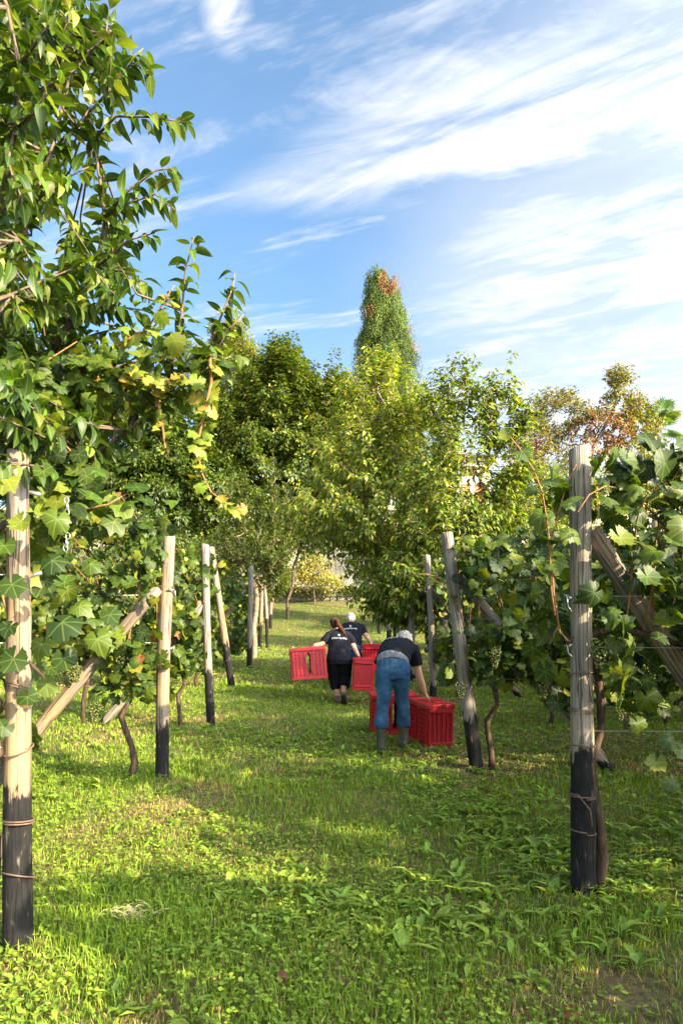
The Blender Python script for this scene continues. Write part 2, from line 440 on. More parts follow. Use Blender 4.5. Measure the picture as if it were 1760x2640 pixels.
def denim():
    m, N, L, b = nmat('blue_denim')
    big = noise_node(N, L, 5, 4, 0.6); fine = noise_node(N, L, 160, 2, 0.5, None, (1, 1, 0.5))
    c = ramp_node(N, L, big, [(0.3, (0.018, 0.055, 0.13)), (0.55, (0.038, 0.105, 0.20)), (0.75, (0.11, 0.21, 0.32))])
    mx = N.new('ShaderNodeMix'); mx.data_type = 'RGBA'; mx.blend_type = 'MULTIPLY'; mx.inputs[0].default_value = 0.5
    L.new(c, mx.inputs[6]); L.new(fine, mx.inputs[7]); L.new(mx.outputs[2], b.inputs['Base Color']); b.inputs['Roughness'].default_value = 0.9
    b.inputs['Specular IOR Level'].default_value = 0.15
    fold = noise_node(N, L, 9, 3, 0.5, None, (1, 1, 2.2)); bump_node(N, L, fold, b, 0.25, 0.03)
    return m


M['denim'] = denim()


def soil():
    m, N, L, b = nmat('soil_and_thatch')
    a = noise_node(N, L, 1.1, 5, 0.6); f = noise_node(N, L, 26, 6, 0.7)
    c1 = ramp_node(N, L, f, [(0.3, (0.05, 0.042, 0.018)), (0.55, (0.12, 0.10, 0.042)), (0.75, (0.24, 0.19, 0.085))])
    c2 = ramp_node(N, L, f, [(0.3, (0.042, 0.062, 0.012)), (0.6, (0.095, 0.13, 0.026)), (0.8, (0.17, 0.19, 0.05))])
    mr = N.new('ShaderNodeMapRange'); L.new(a, mr.inputs[0]); mr.inputs[1].default_value = 0.42; mr.inputs[2].default_value = 0.58
    mx = N.new('ShaderNodeMix'); mx.data_type = 'RGBA'; L.new(mr.outputs[0], mx.inputs[0]); L.new(c2, mx.inputs[6]); L.new(c1, mx.inputs[7])
    L.new(mx.outputs[2], b.inputs['Base Color']); b.inputs['Roughness'].default_value = 0.95; b.inputs['Specular IOR Level'].default_value = 0.1
    bump_node(N, L, f, b, 0.8, 0.03)
    return m


def plaster():
    m, N, L, b = nmat('weathered_plaster')
    a = noise_node(N, L, 0.55, 6, 0.65, None, (1, 1, 0.6)); f = noise_node(N, L, 5, 6, 0.7)
    mx = N.new('ShaderNodeMath'); mx.operation = 'MULTIPLY_ADD'; L.new(f, mx.inputs[0]); mx.inputs[1].default_value = 0.45; L.new(a, mx.inputs[2])
    c = ramp_node(N, L, mx.outputs[0], [(0.55, (0.14, 0.12, 0.095)), (0.68, (0.33, 0.28, 0.215)), (0.9, (0.44, 0.38, 0.30))])
    L.new(c, b.inputs['Base Color']); b.inputs['Roughness'].default_value = 0.95
    bump_node(N, L, f, b, 0.5, 0.05)
    return m


M['soil'] = soil(); M['plaster'] = plaster()
M['stone'] = plain('rough_stone', (0.22, 0.195, 0.155), 0.95, 6, 0.2, (0.7, 0.05), 0.45)
M['coping'] = plain('stone_coping', (0.40, 0.32, 0.23), 0.9, 3, 0.2, (0.4, 0.03), 0.3)
M['villa_white'] = plain('villa_white', (0.34, 0.30, 0.255), 0.8, 0.8, 0.3, None, 0.08)
M['villa_orange'] = plain('villa_orange', (0.55, 0.25, 0.09), 0.85, 0.9, 0.3, None, 0.15)
M['villa_red'] = plain('villa_salmon', (0.50, 0.13, 0.075), 0.85, 0.9, 0.3, None, 0.15)
M['eave'] = plain('eave_brown', (0.05, 0.028, 0.022), 0.8, 2)
M['dead'] = bark_mat('dead_twig', (0.07, 0.045, 0.03), (0.18, 0.12, 0.075), 18, (1, 1, 1))

# ------------------------------------------------------------------ ground
def build_ground():
    ys = np.concatenate([np.linspace(-60, -5, 12), np.arange(-4, 14, 0.2), np.arange(14, 46, 0.3), np.linspace(46.5, 130, 40), np.linspace(150, 900, 12)])
    xs = np.concatenate([np.linspace(-400, -30, 10), np.linspace(-28, -9, 24), np.arange(-8.5, 8.6, 0.22), np.linspace(9, 28, 24), np.linspace(30, 400, 10)])
    X, Y = np.meshgrid(xs, ys); Z = gz(X, Y)
    V = np.stack([X.ravel(), Y.ravel(), Z.ravel()], 1)
    nx, ny = len(xs), len(ys); i = (np.arange(ny - 1)[:, None] * nx + np.arange(nx - 1)[None]).ravel()
    me = mesh_np('ground', V, np.stack([i, i + 1, i + nx + 1, i + nx], 1))
    o = link('ground', me, M['soil']); tag(o, 'grassy vineyard slope of dark soil and dry thatch', 'ground', None, 'structure')


build_ground()

# ------------------------------------------------------------------ leaf shapes
def ovate(nseg=5, W=0.46, droop=0.28, fold=0.35, tipx=0.75, curl=0.0, pet=0.0):
    """leaf of length 1 along +x, width W, folded up along its midrib and drooping to the tip"""
    V = []; F = []
    for k in range(nseg + 1):
        t = k / nseg
        w = W * 0.5 * (math.sin(PI * t ** tipx) ** 0.8 if 0 < t < 1 else 0.0)
        z = -droop * t * t + curl * math.sin(t * PI)
        V += [(pet + t, w, z + fold * w), (pet + t, 0, z), (pet + t, -w, z + fold * w)]
    for k in range(nseg):
        a = 3 * k; F += [(a + 1, a + 4, a + 3, a), (a + 2, a + 5, a + 4, a + 1)]
    tris = []; quads = []
    for f in F:
        g = []
        for q in f:
            if all((Vector(V[q]) - Vector(V[h])).length > 1e-6 for h in g): g.append(q)
        if len(g) == 4: quads.append(g)
        elif len(g) == 3: tris.append(g)
    return np.array(V, float), (np.array(tris, int).reshape(-1, 3), np.array(quads, int).reshape(-1, 4))


def vine_leaf(seed=0, n=30, cup=0.25, inner=True):
    """five-lobed toothed grape leaf, petiole at the origin, tip along +x, about 1 wide"""
    r_ = random.Random(seed); V = [(0.12, 0.0, 0.0)]
    lobes = [(0, r_.uniform(.58, .66)), (56, r_.uniform(.52, .60)), (-56, r_.uniform(.52, .60)), (112, r_.uniform(.45, .52)), (-112, r_.uniform(.45, .52))]
    w1, w2, w3 = r_.uniform(-.5, .5), r_.uniform(-.35, .35), r_.uniform(0, 6); base = r_.uniform(.40, .48); fold = r_.uniform(-.12, .35)

    def zz(x, y): return -cup * (x * x * 1.3 + y * y) + fold * abs(y) + w1 * x * y + w2 * (x * x - y * y) + .05 * math.sin(5 * x + w3) * (abs(y) + .2)
    rim = []
    for k in range(n):
        a = -166 + 332 * k / (n - 1); r = base
        for la, lr in lobes:
            d = abs(a - la); r = max(r, lr * (1 - 0.34 * (d / 33) ** 1.25) if d < 45 else 0)
        r *= (1.07 if k % 2 else 0.93) * r_.uniform(0.92, 1.08)
        rim.append((r * math.cos(math.radians(a)), r * math.sin(math.radians(a))))
    F = []
    if inner:
        V += [(x * .5 + .12, y * .5, zz(x * .5, y * .5)) for x, y in rim] + [(x + .12, y, zz(x, y)) for x, y in rim]
        for k in range(n - 1): F += [(0, k + 1, k + 2), (k + 1, n + k + 1, n + k + 2), (k + 1, n + k + 2, k + 2)]
    else:
        V += [(x + .12, y, zz(x, y)) for x, y in rim]; F = [(0, k + 1, k + 2) for k in range(n - 1)]
    return np.array(V, float), (np.array(F, int), np.zeros((0, 4), int))


def dentate(nseg, W, droop, fold, tipx, curl):
    """dandelion-like leaf: an ovate blade with a toothed edge"""
    V, F = ovate(nseg, W, droop, fold, tipx, curl); V = V.copy()
    for k in range(1, nseg):
        q = .58 if k % 2 else 1.12; V[3 * k, 1] *= q; V[3 * k + 2, 1] *= q
    return V, F


def norm(a): return a / np.maximum(np.linalg.norm(a, axis=-1, keepdims=True), 1e-9)


def frames(axis, nrm):
    axis = norm(axis); side = norm(np.cross(nrm, axis)); n = np.cross(axis, side)
    return axis, side, n


def leaves_mesh(name, temps, pos, axis, nrm, size, col, mat, parent=None, kind=None, origin=None, edge=None):
    """all leaves of a mass in one mesh; temps = list of (V, (tris, quads))"""
    pos = np.asarray(pos, float); m = len(pos)
    if m == 0: return None
    a, s, n = frames(np.asarray(axis, float), np.asarray(nrm, float)); size = np.broadcast_to(np.asarray(size, float), (m,))
    pick = rng.integers(0, len(temps), m)
    Vs, T, Q, C = [], [], [], []; off = 0
    for k, (tv, (tt, tq)) in enumerate(temps):
        I = np.where(pick == k)[0]
        if not len(I): continue
        v = pos[I][:, None] + size[I][:, None, None] * (tv[None, :, 0:1] * a[I][:, None] + tv[None, :, 1:2] * s[I][:, None] + tv[None, :, 2:3] * n[I][:, None])
        nv = len(tv); b = off + np.arange(len(I)) * nv
        if len(tt): T.append((tt[None] + b[:, None, None]).reshape(-1, 3))
        if len(tq): Q.append((tq[None] + b[:, None, None]).reshape(-1, 4))
        Vs.append(v.reshape(-1, 3)); C.append(np.repeat(col[I], nv, 0)); off += nv * len(I)
    LP = np.concatenate([np.tile(temps[k][0], (int((pick == k).sum()), 1)) for k in range(len(temps)) if (pick == k).any()])
    V = np.concatenate(Vs)
    if origin is not None: V = V - np.array(origin)
    F = []
    if T: F.append(np.concatenate(T))
    if Q: F.append(np.concatenate(Q))
    me = mesh_np(name, V, F, np.concatenate(C))
    if mat in (M['vine'], M['cherry']): add_lp(me, LP)
    o = link(name, me, mat, parent)
    if kind: o['kind'] = kind
    return o


def pal(n, cols, w, jit=0.2):
    w = np.array(w, float); w /= w.sum(); c = np.array(cols)[rng.choice(len(cols), n, p=w)]
    return np.clip(c * (1 + jit * rng.standard_normal((n, 1))) * (1 + 0.07 * rng.standard_normal((n, 3))), 0.004, 0.8)


def add_lp(me, tv):
    """leaf-local position, for veins"""
    a = me.attributes.new('lp', 'FLOAT_VECTOR', 'POINT'); a.data.foreach_set('vector', np.ascontiguousarray(tv, np.float32).ravel())


def leaf_variants(name, temps, cols, mat, count):
    """shared meshes for leaves that are objects of their own"""
    out = []
    for k in range(count):
        tv, (tt, tq) = temps[k % len(temps)]
        c = np.tile(cols[k % len(cols)], (len(tv), 1))
        me = mesh_np(name, tv, [f for f in (tt, tq) if len(f)], c); add_lp(me, tv); me.materials.append(mat); out.append(me)
    return out


def leaf_objects(parent, variants, pos, axis, nrm, size, name='leaf'):
    a, s, n = frames(np.asarray(axis, float), np.asarray(nrm, float)); base = parent.location
    for k in range(len(pos)):
        o = bpy.data.objects.new(name, variants[int(rng.integers(0, len(variants)))]); COL.objects.link(o)
        z = float(size[k])
        o.matrix_basis = Matrix(((a[k][0] * z, s[k][0] * z, n[k][0] * z, pos[k][0] - base.x), (a[k][1] * z, s[k][1] * z, n[k][1] * z, pos[k][1] - base.y),
                                 (a[k][2] * z, s[k][2] * z, n[k][2] * z, pos[k][2] - base.z), (0, 0, 0, 1)))
        o.parent = parent


def shown(pos, margin=30):
    pos = np.asarray(pos); d = np.maximum(pos[:, 1], 0.1)
    px = 880 + pos[:, 0] / d * 1760; py = 1756 - (pos[:, 2] - CAM_H) / d * 1760
    return (px > -margin) & (px < 1760 + margin) & (py > -margin) & (py < 2640 + margin)


VT = [vine_leaf(k, 30, c) for k, c in enumerate((0.2, 0.5, 0.8, 0.4, 0.0, 0.6, 1.0, 0.3, -.3))]
VT_lo = [vine_leaf(k + 9, 16, c, False) for k, c in enumerate((0.2, 0.5, 0.9, .0))]
VT_far = [vine_leaf(k + 19, 9, c, False) for k, c in enumerate((0.2, 0.6, .0))]
VG = [(0.025, 0.048, 0.006), (0.037, 0.068, 0.007), (0.060, 0.092, 0.008), (0.018, 0.036, 0.007), (0.10, 0.125, 0.011)]
VY = [(0.17, 0.18, 0.016), (0.13, 0.155, 0.016)]
VB = [(0.22, 0.10, 0.03), (0.16, 0.06, 0.03)]
CT = [ovate(5, 0.44, d, f, 0.8, c, 0.12) for d, f, c in ((0.30, 0.35, 0.02), (0.45, 0.25, 0.06), (0.15, 0.5, 0.0), (0.6, 0.4, 0.1), (0.35, 0.1, -0.03))]
CG = [(0.024, 0.050, 0.006), (0.036, 0.070, 0.007), (0.058, 0.098, 0.009), (0.11, 0.145, 0.017), (0.026, 0.054, 0.009)]

vine_vars = leaf_variants('leaf', VT, [np.array(c) for c in VG[:4] + VG + VG[:3] + VY[1:] + VG[1:4] + VG[:4]], M['vine'], 20)
vine_yellow = leaf_variants('leaf', VT, [np.array(c) for c in VY + [(0.10, 0.15, 0.014), (0.12, 0.17, 0.016), (0.18, 0.14, 0.02)]], M['vine'], 5)
cherry_vars = leaf_variants('leaf', CT, [np.array(c) for c in CG + CG[:3]], M['cherry'], 10)
#@@PART2
# ------------------------------------------------------------------ walls and villa far up the slope
def box_obj(name, lo, hi, mat, parent, bevel=0.0):
    c = parent.location if parent else Vector((0, 0, 0))
    return MB().box(Vector(lo) - c, Vector(hi) - c).build(name, mat, parent, bevel=bevel)


def build_stone_wall():
    y0 = 40.0; gb = gzf(0, y0)
    root = empty('stone_wall', (-0.5, y0, gb - 0.1), 'low dry stone wall at the top end of the lane', 'wall')
    core = MB().box((-8, 0.1, -0.3), (8.5, 0.4, 0.86)); core.build('core', M['stone'], root)
    shapes = []
    r_ = random.Random(4)
    for k in range(8):
        bm = bmesh.new(); bmesh.ops.create_cube(bm, size=1)
        bmesh.ops.bevel(bm, geom=bm.edges[:], offset=0.16, segments=1, affect='EDGES')
        for v in bm.verts: v.co += Vector((r_.uniform(-.06, .06), r_.uniform(-.06, .06), r_.uniform(-.06, .06)))
        me = bpy.data.meshes.new('stone'); bm.to_mesh(me); bm.free(); me.materials.append(M['stone']); shapes.append(me)
    z = -0.1
    for row in range(4):
        h = r_.uniform(0.2, 0.27); x = -7.6 + r_.uniform(0, 0.3)
        while x < 8.2:
            w = r_.uniform(0.28, 0.62)
            o = link('stone', shapes[r_.randrange(8)], None, root, (x + w / 2, 0.08 + r_.uniform(-.02, .03), z + h / 2))
            o.scale = (w * 0.99, 0.3, h * 0.98); o.rotation_euler = (0, r_.uniform(-.05, .05), 0); x += w
        z += h
    x = -7.8
    while x < 8.3:
        w = r_.uniform(0.6, 1.1)
        o = link('coping_stone', shapes[r_.randrange(8)], None, root, (x + w / 2, 0.18, z + 0.045)); o.scale = (w * 0.99, 0.52, 0.11); x += w


build_stone_wall()


def build_big_wall():
    root = empty('retaining_wall', (0, 44.0, 5), 'tall weathered plaster retaining wall behind the trees', 'wall')
    box_obj('wall_face', (-34, 44.0, 5.0), (44, 44.5, 12.75), M['plaster'], root)
    box_obj('coping', (-34, 43.9, 12.754), (44, 44.62, 12.98), M['coping'], root)
    bal = empty('balustrade', (5, 44.25, 12.98), 'pale stone balustrade on top of the retaining wall', 'balustrade')
    box_obj('base_rail', (3, 44.1, 12.984), (12.6, 44.4, 13.1), M['villa_white'], bal)
    box_obj('top_rail', (3, 44.08, 13.76), (12.6, 44.42, 13.9), M['villa_white'], bal)
    prof_ = [(0.06, 0), (0.06, 0.05), (0.035, 0.1), (0.085, 0.28), (0.05, 0.46), (0.032, 0.55), (0.06, 0.6), (0.06, 0.66)]
    V = []; F = []; ns = 10
    for r, z in prof_:
        for j in range(ns): V.append((r * math.cos(2 * PI * j / ns), r * math.sin(2 * PI * j / ns), z))
    for k in range(len(prof_) - 1):
        for j in range(ns): F.append((k * ns + j, k * ns + (j + 1) % ns, (k + 1) * ns + (j + 1) % ns, (k + 1) * ns + j))
    me = bpy.data.meshes.new('baluster'); me.from_pydata(V, [], F); me.update(); me.materials.append(M['villa_white'])
    for k in range(38):
        link('baluster', me, None, bal, (3.2 + k * 0.25 - 5, 0, 13.1 - 12.98))


build_big_wall()


def build_villa():
    y0 = 95.0; zb = 18.0
    root = empty('villa', (18.6, y0, zb), 'salmon and white villa with arched loggia glimpsed behind the plum tree', 'house')
    s = y0 / 1760
    X = lambda px: (px - 880) * s
    Z = lambda py: CAM_H + (1756 - py) * s
    x0, x1 = X(1178), X(1262)
    ztop = Z(1192); zf = Z(1236)
    box_obj('lower_wall', (x0, y0, zb), (x1, y0 + 9, zf - 0.35), M['villa_red'], root)
    box_obj('orange_band', (x0 - .02, y0 - .04, Z(1264)), (X(1211), y0 - .002, Z(1249)), M['villa_orange'], root)
    box_obj('floor_band', (x0 - 0.15, y0 - 0.25, zf - 0.75), (x1 + 0.15, y0 + 9.1, zf), M['villa_white'], root)
    for px in (1179, 1216, 1258):
        box_obj('pilaster', (X(px) - .32, y0 - .16, zb), (X(px) + .32, y0 - .006, zf - .755), M['villa_white'], root)
    box_obj('loggia_back', (x0, y0 + 1.6, zf), (x1, y0 + 8.9, ztop), M['villa_orange'], root)
    # arched arcade: piers and arch heads
    spans = [(1184, 1203), (1208, 1229), (1233.5, 1247), (1251, 1260)]
    edges = [1178] + [e for sp in spans for e in sp] + [1262]
    for k in range(0, len(edges), 2):
        box_obj('pier', (X(edges[k]), y0, zf + .003), (X(edges[k + 1]), y0 + .5, ztop), M['villa_white'], root)
    for a, b in spans:
        xa, xb = X(a), X(b); r = (xb - xa) / 2; zc = ztop - 0.45 - r * 0.75; pts = []
        for k in range(11):
            w = PI - PI * k / 10; pts.append(((xa + xb) / 2 + r * math.cos(w), zc + 0.75 * r * math.sin(w)))
        mb = MB()
        c = root.location
        for k in range(10):
            (ax, az), (bx, bz) = pts[k], pts[k + 1]
            mb.prism([(ax - c.x, az - c.z), (bx - c.x, bz - c.z), (bx - c.x, ztop - c.z), (ax - c.x, ztop - c.z)], 0.01, 0.49)
        mb.build('arch', M['villa_white'], root)
        box_obj('parapet', (xa, y0 + .1, zf + .003), (xb, y0 + .3, zf + .5), M['villa_white'], root)
    box_obj('frieze', (x0 - .1, y0 - .1, ztop), (x1 + .1, y0 + 9, ztop + .55), M['villa_white'], root)
    rf = MB(); c = root.location; e = 0.9; zr = ztop + .55
    a = [(x0 - e, y0 - e), (x1 + e, y0 - e), (x1 + e, y0 + 9 + e), (x0 - e, y0 + 9 + e)]
    i = 0
    for z in (zr, zr + 0.22):
        for x, y in a: rf.v.append((x - c.x, y - c.y, z - c.z))
    rf.v.append(((x0 + x1) / 2 - c.x, y0 + 4.5 - c.y, zr + 1.6 - c.z))
    rf.f = [(0, 3, 2, 1), (0, 1, 5, 4), (1, 2, 6, 5), (2, 3, 7, 6), (3, 0, 4, 7), (4, 5, 8), (5, 6, 8), (6, 7, 8), (7, 4, 8)]
    rf.build('roof', M['eave'], root)


build_villa()

# ------------------------------------------------------------------ posts, braces, wires
def lerp(a, b, t): return a + (b - a) * t


def make_pole(name, base, top, r0, r1, mat, char=None, parent=None, seed=0, sides=16, rings=22, knots=3):
    """irregular round pole from base to top; local z runs along it, attribute h is the height over its char line"""
    base = Vector(base); top = Vector(top); ax = top - base; Ln = ax.length; r_ = random.Random(seed)
    V = []; F = []; H = []
    kn = [(r_.uniform(0, 2 * PI), r_.uniform(.2, .95) * Ln, r_.uniform(.006, .012)) for _ in range(knots)]
    bow = (r_.uniform(-.035, .035), r_.uniform(-.03, .03))
    for k in range(rings + 1):
        t = k / rings; z = -0.12 + (Ln + 0.12) * t; r = lerp(r0, r1, t)
        cx = bow[0] * math.sin(PI * t) + 0.004 * math.sin(t * 9 + seed); cy = bow[1] * math.sin(PI * t)
        for j in range(sides):
            a = 2 * PI * j / sides
            rr = r * (1 + 0.11 * mnoise.noise(Vector((math.cos(a) * 1.6, math.sin(a) * 1.6, z * 1.1 + seed * 3.1))) + 0.03 * mnoise.noise(Vector((math.cos(a) * 4, math.sin(a) * 4, z * .7 + seed))))
            for ka, kz, kh in kn:
                da = math.atan2(math.sin(a - ka), math.cos(a - ka)); rr += kh * math.exp(-(da / .35) ** 2 - ((z - kz) / .06) ** 2)
            zz = z + (0.012 * math.cos(a + seed) if k == rings else 0)
            V.append((cx + rr * math.cos(a), cy + rr * math.sin(a), zz)); H.append(zz - (char if char is not None else -9))
    for k in range(rings):
        for j in range(sides):
            j2 = (j + 1) % sides; F.append((k * sides + j, k * sides + j2, (k + 1) * sides + j2, (k + 1) * sides + j))
    n0 = rings * sides; V.append((V[n0][0] * 0 + bow[0] * 0, 0, Ln - 0.004)); H.append(9.0)
    for j in range(sides): F.append((n0 + j, n0 + (j + 1) % sides, len(V) - 1))
    me = bpy.data.meshes.new(name); me.from_pydata(V, [], F); me.update()
    me.polygons.foreach_set('use_smooth', np.array([len(p.vertices) == 4 for p in me.polygons]))
    at = me.attributes.new('h', 'FLOAT', 'POINT'); at.data.foreach_set('value', np.array(H, np.float32))
    me.materials.append(mat)
    o = link(name, me, None, parent); o.location = base; o.rotation_mode = 'QUATERNION'; o.rotation_quaternion = ax.to_track_quat('Z', 'Y')
    return o, Ln


def ring_mesh(name, r, w, mat, tilt=0.0, turns=1.0, tail=0.0):
    mb = MB(); n = int(20 * turns)
    pts = []
    for k in range(n + 1):
        a = 2 * PI * k / 20
        pts.append((r * math.cos(a), r * math.sin(a), tilt * math.sin(a + .6) + 0.012 * k / 20))
    if tail:
        pts += [(r * 1.05, 0.02, -tail * .4), (r * 1.02, 0.03, -tail)]
    mb.tube(pts, w, 5); return mb.mesh(name, mat, True)


def post(base, top, r0, r1, mat, char, label, seed, ties=(), clips=(), group=None):
    o, Ln = make_pole('vineyard_post', base, top, r0, r1, mat, char, None, seed)
    tag(o, label, 'post', group or 'end posts of the vine rows')
    for k, z in enumerate(ties):
        r = lerp(r0, r1, z / Ln) * 1.07
        link('wire_tie', ring_mesh('wire_tie', r, 0.0045 if r > .055 else .0055, M['rust'], random.Random(seed + k).uniform(-.03, .03), 1.9 if k % 2 else 1.0, 0.16 if k % 3 == 1 else 0), None, o, (0, 0, z))
    for k, z in enumerate(clips):
        r = lerp(r0, r1, z / Ln)
        mb = MB(); s_ = -1 if k % 2 else 1
        c = Vector((-r * .75, -r * .85, z)); d = Vector((0.055, -0.008, 0.014 * s_))
        mb.tube([c - d, c + d], [.010, .010], 7)
        mb.tube([c + d * .5, c + d * .7 + Vector((0, -.02, .02)), c + d * 1.1 + Vector((.005, -.015, -.05)), c + d * 1.4 + Vector((.012, 0, -.075))], .0035, 5)
        mb.tube([c - d * .4 + Vector((0, -.01, 0)), c - d * .1 + Vector((0, -.026, .016)), c + d * .4 + Vector((0, -.012, .004))], .0045, 5)
        mb.build('wire_tensioner', M['steel'], o, True)
    return o


POSTS = {}


def gpost(key, x, y, dx, h, r0, r1, mat, char, label, ties=(), clips=(), dy=0.0):
    b = Vector((x, y, gzf(x, y))); t = b + Vector((dx, dy, h)); POSTS[key] = (b, t, r0)
    return post(b, t, r0, r1, M[mat], char, label, sum(map(ord, key)), ties, clips)


gpost('L1', -1.605, 3.40, 0.0, 2.46, .071, .050, 'post_warm', .80, 'thick pale end post with a hanging chain at the left edge', (.36, .62, .98, 1.28), (1.52, 1.86, 2.28))
gpost('L2', -1.685, 6.42, .065, 2.30, .064, .056, 'post_warm', .52, 'crooked grey end post between the chained post and the black-footed pair', (.06, 1.78), (1.24, 1.78))
gpost('L3', -1.77, 9.3, -.085, 2.47, .056, .054, 'post_grey', .70, 'straight grey post of the pair whose tops touch', (.3, .55, .82, 1.5), (1.3,))
gpost('L4', -2.10, 13.1, -.40, 2.70, .068, .062, 'post_warm', .84, 'tan post leaning back against the straight one of the touching pair', (.5, .9, 2.3), ())
gpost('L5', -2.33, 17.3, .05, 2.58, .07, .06, 'post_grey', .52, 'stout grey post with short brace stub beside the hedge, far on the left', (.4, .7), ())
gpost('L6', -2.78, 23.3, .08, 2.5, .07, .06, 'post_warm', .85, 'thin post with long black foot next in line up the left side', (.5,), ())
gpost('L6b', -2.60, 23.9, -.10, 2.4, .06, .055, 'post_grey', 1.0, 'slanting black-footed stake right beside the thin post', (), ())
gpost('L7', -3.1, 29.8, 0, 2.5, .075, .065, 'post_grey', .6, 'farthest slender grey post on the left of the lane', (.5,), ())
gpost('R1', 1.412, 4.0, -.02, 2.60, .072, .060, 'post_grey', .84, 'big cracked end post with charred foot nearest on the right', (.36, .56, .86, 1.06, 1.28), (1.44, 1.74, 2.42))
gpost('R2', 1.347, 6.81, -.294, 2.345, .070, .060, 'post_grey', .55, 'tilted weathered post standing beside the red crates', (.66, .90, 1.14), (1.5, 1.9))
gpost('R3', 1.59, 11.9, -.10, 2.48, .060, .052, 'post_grey', .22, 'slim upright grey post behind the tilted one', (.28, .58), (.9, 1.4, 1.9))
gpost('R4', 1.41, 13.6, -.03, 2.4, .07, .06, 'post_grey', .2, 'dark shaded post behind the bending man', (.5,), ())
gpost('R5', 1.70, 24.5, 0, 2.4, .09, .08, 'post_grey', .5, 'grey post under the dark plum leaves on the right side', (.6,), ())
gpost('R5b', 1.95, 25.2, .05, 2.3, .07, .06, 'post_grey', .9, 'black stake close behind the grey post under the plum leaves', (), ())
gpost('R6', 1.55, 28.4, .02, 2.4, .08, .07, 'post_grey', .5, 'shaded stake far up the right side of the lane', (), ())
gpost('R7', 1.5, 36.2, 0, 2.4, .085, .075, 'post_warm', 0, 'sunlit tan post near the stone wall', (), ())

# chain on the near left post
def chain():
    b, t, r = POSTS['L1']
    root = empty('chain', P(173, 1290, 3.30), 'short thin chain hanging from the thick left post', 'chain')
    ring = MB()
    pts = [(0.010 * math.cos(a), 0, 0.017 * math.sin(a)) for a in np.linspace(0, 2 * PI, 13)]
    ring.tube(pts, .0022, 5, False); me = ring.mesh('chain_link', M['steel'], True)
    for k in range(9):
        o = link('chain_link', me, None, root, (0.006 * math.sin(k * 1.3), -.004, -.029 * k)); o.rotation_euler = (0, .15 * math.sin(k * 2.2), PI / 2 * (k % 2))


chain()


BRACES = []


def brace(base, top, r, mat, label, seed, char=0.12):
    o, _ = make_pole('brace_pole', base, top, r * 1.08, r * .92, M[mat], char, None, seed, 14, 12, 3)
    tag(o, label, 'brace', 'slanting brace poles'); BRACES.append((Vector(base), Vector(top), r))


brace((-3.22, 6.25, gzf(-3.22, 6.25)), P(408, 1518, 6.36), .058, 'post_warm', 'pale slanting brace pole with scorched lower end propping the crooked post', 41, .55)
brace((-3.25, 9.25, gzf(-3.25, 9.25)), P(522, 1560, 9.27), .055, 'post_grey', 'thin grey brace pole half hidden in vines behind the crooked post', 42)
brace((2.90, 4.08, gzf(2.9, 4.08)), P(1522, 1372, 4.05), .060, 'post_warm', 'thick weathered brace running down from the big cracked post', 43)
brace((2.72, 6.95, gzf(2.72, 6.95)), P(1183, 1488, 6.86), .056, 'post_grey', 'dark brace pole crossing the vines behind the tilted post', 44)
brace((3.15, 12.0, gzf(3.15, 12.0)), P(1112, 1520, 11.95), .052, 'post_grey', 'brown brace pole leaning on the slim upright post', 45)
brace((-3.75, 17.3, gzf(-3.75, 17.3)), P(630, 1520, 17.3), .055, 'post_warm', 'short brace stub at the far stout post', 46)


def wires(key, x1, label, zs):
    b, t, r = POSTS[key]
    root = empty('trellis_wires', b, label, 'wire', 'trellis wires')
    for z in zs:
        f = z / (t.z - b.z); p = b.lerp(t, f) - b
        q = Vector((x1 - b.x, 0.0, z))
        mid = (p + q) / 2 - Vector((0, 0, .02))
        MB().tube([p, mid, q], .0022, 4).build('wire', M['steel'], root, True)


wires('R1', 6.5, 'taut steel wires running right from the big cracked post', (.95, 1.44, 1.74, 2.1, 2.42))
wires('R2', 7.5, 'taut steel wires running right from the tilted post', (.9, 1.5, 1.75, 1.9, 2.15))
wires('R3', 7.5, 'taut steel wires running right from the slim post', (.9, 1.4, 1.9, 2.2))
wires('L2', -5, 'steel wires running left from the crooked post', (.9, 1.3, 1.75, 2.05))
wires('L1', -3.6, 'steel wires running left from the chained post', (1.0, 1.52, 1.86, 2.28))

# ------------------------------------------------------------------ vines
def bunch_meshes():
    out = []; r_ = random.Random(5)
    bm0 = bmesh.new(); bmesh.ops.create_icosphere(bm0, subdivisions=1, radius=1.0)
    bv = np.array([v.co[:] for v in bm0.verts]); bf = np.array([[v.index for v in f.verts] for f in bm0.faces]); bm0.free()
    for k in range(4):
        V = []; F = []; n = 46
        for i in range(n):
            t = (i / n) ** .8; a = i * 2.4; R = .048 * (1 - .72 * t) * (1.0 if t > .08 else .7)
            c = np.array([R * math.cos(a) + r_.uniform(-.006, .006), R * math.sin(a) + r_.uniform(-.006, .006), -.015 - .155 * t + r_.uniform(-.007, .007)])
            V.append(bv * r_.uniform(.0085, .011) + c); F.append(bf + i * len(bv))
        me = mesh_np('grape_bunch', np.concatenate(V), np.concatenate(F)); me.materials.append(M['grape']); out.append(me)
    return out


BUNCH = bunch_meshes()


def cane_path(p, d, L_, n=7, droop=0.5, r_=random):
    pts = [Vector(p)]; d = Vector(d).normalized()
    for k in range(n):
        d = (d + Vector((r_.uniform(-.18, .18), r_.uniform(-.18, .18), r_.uniform(-.12, .12) - droop * .16 * k / n))).normalized()
        pts.append(pts[-1] + d * (L_ / n))
    return pts


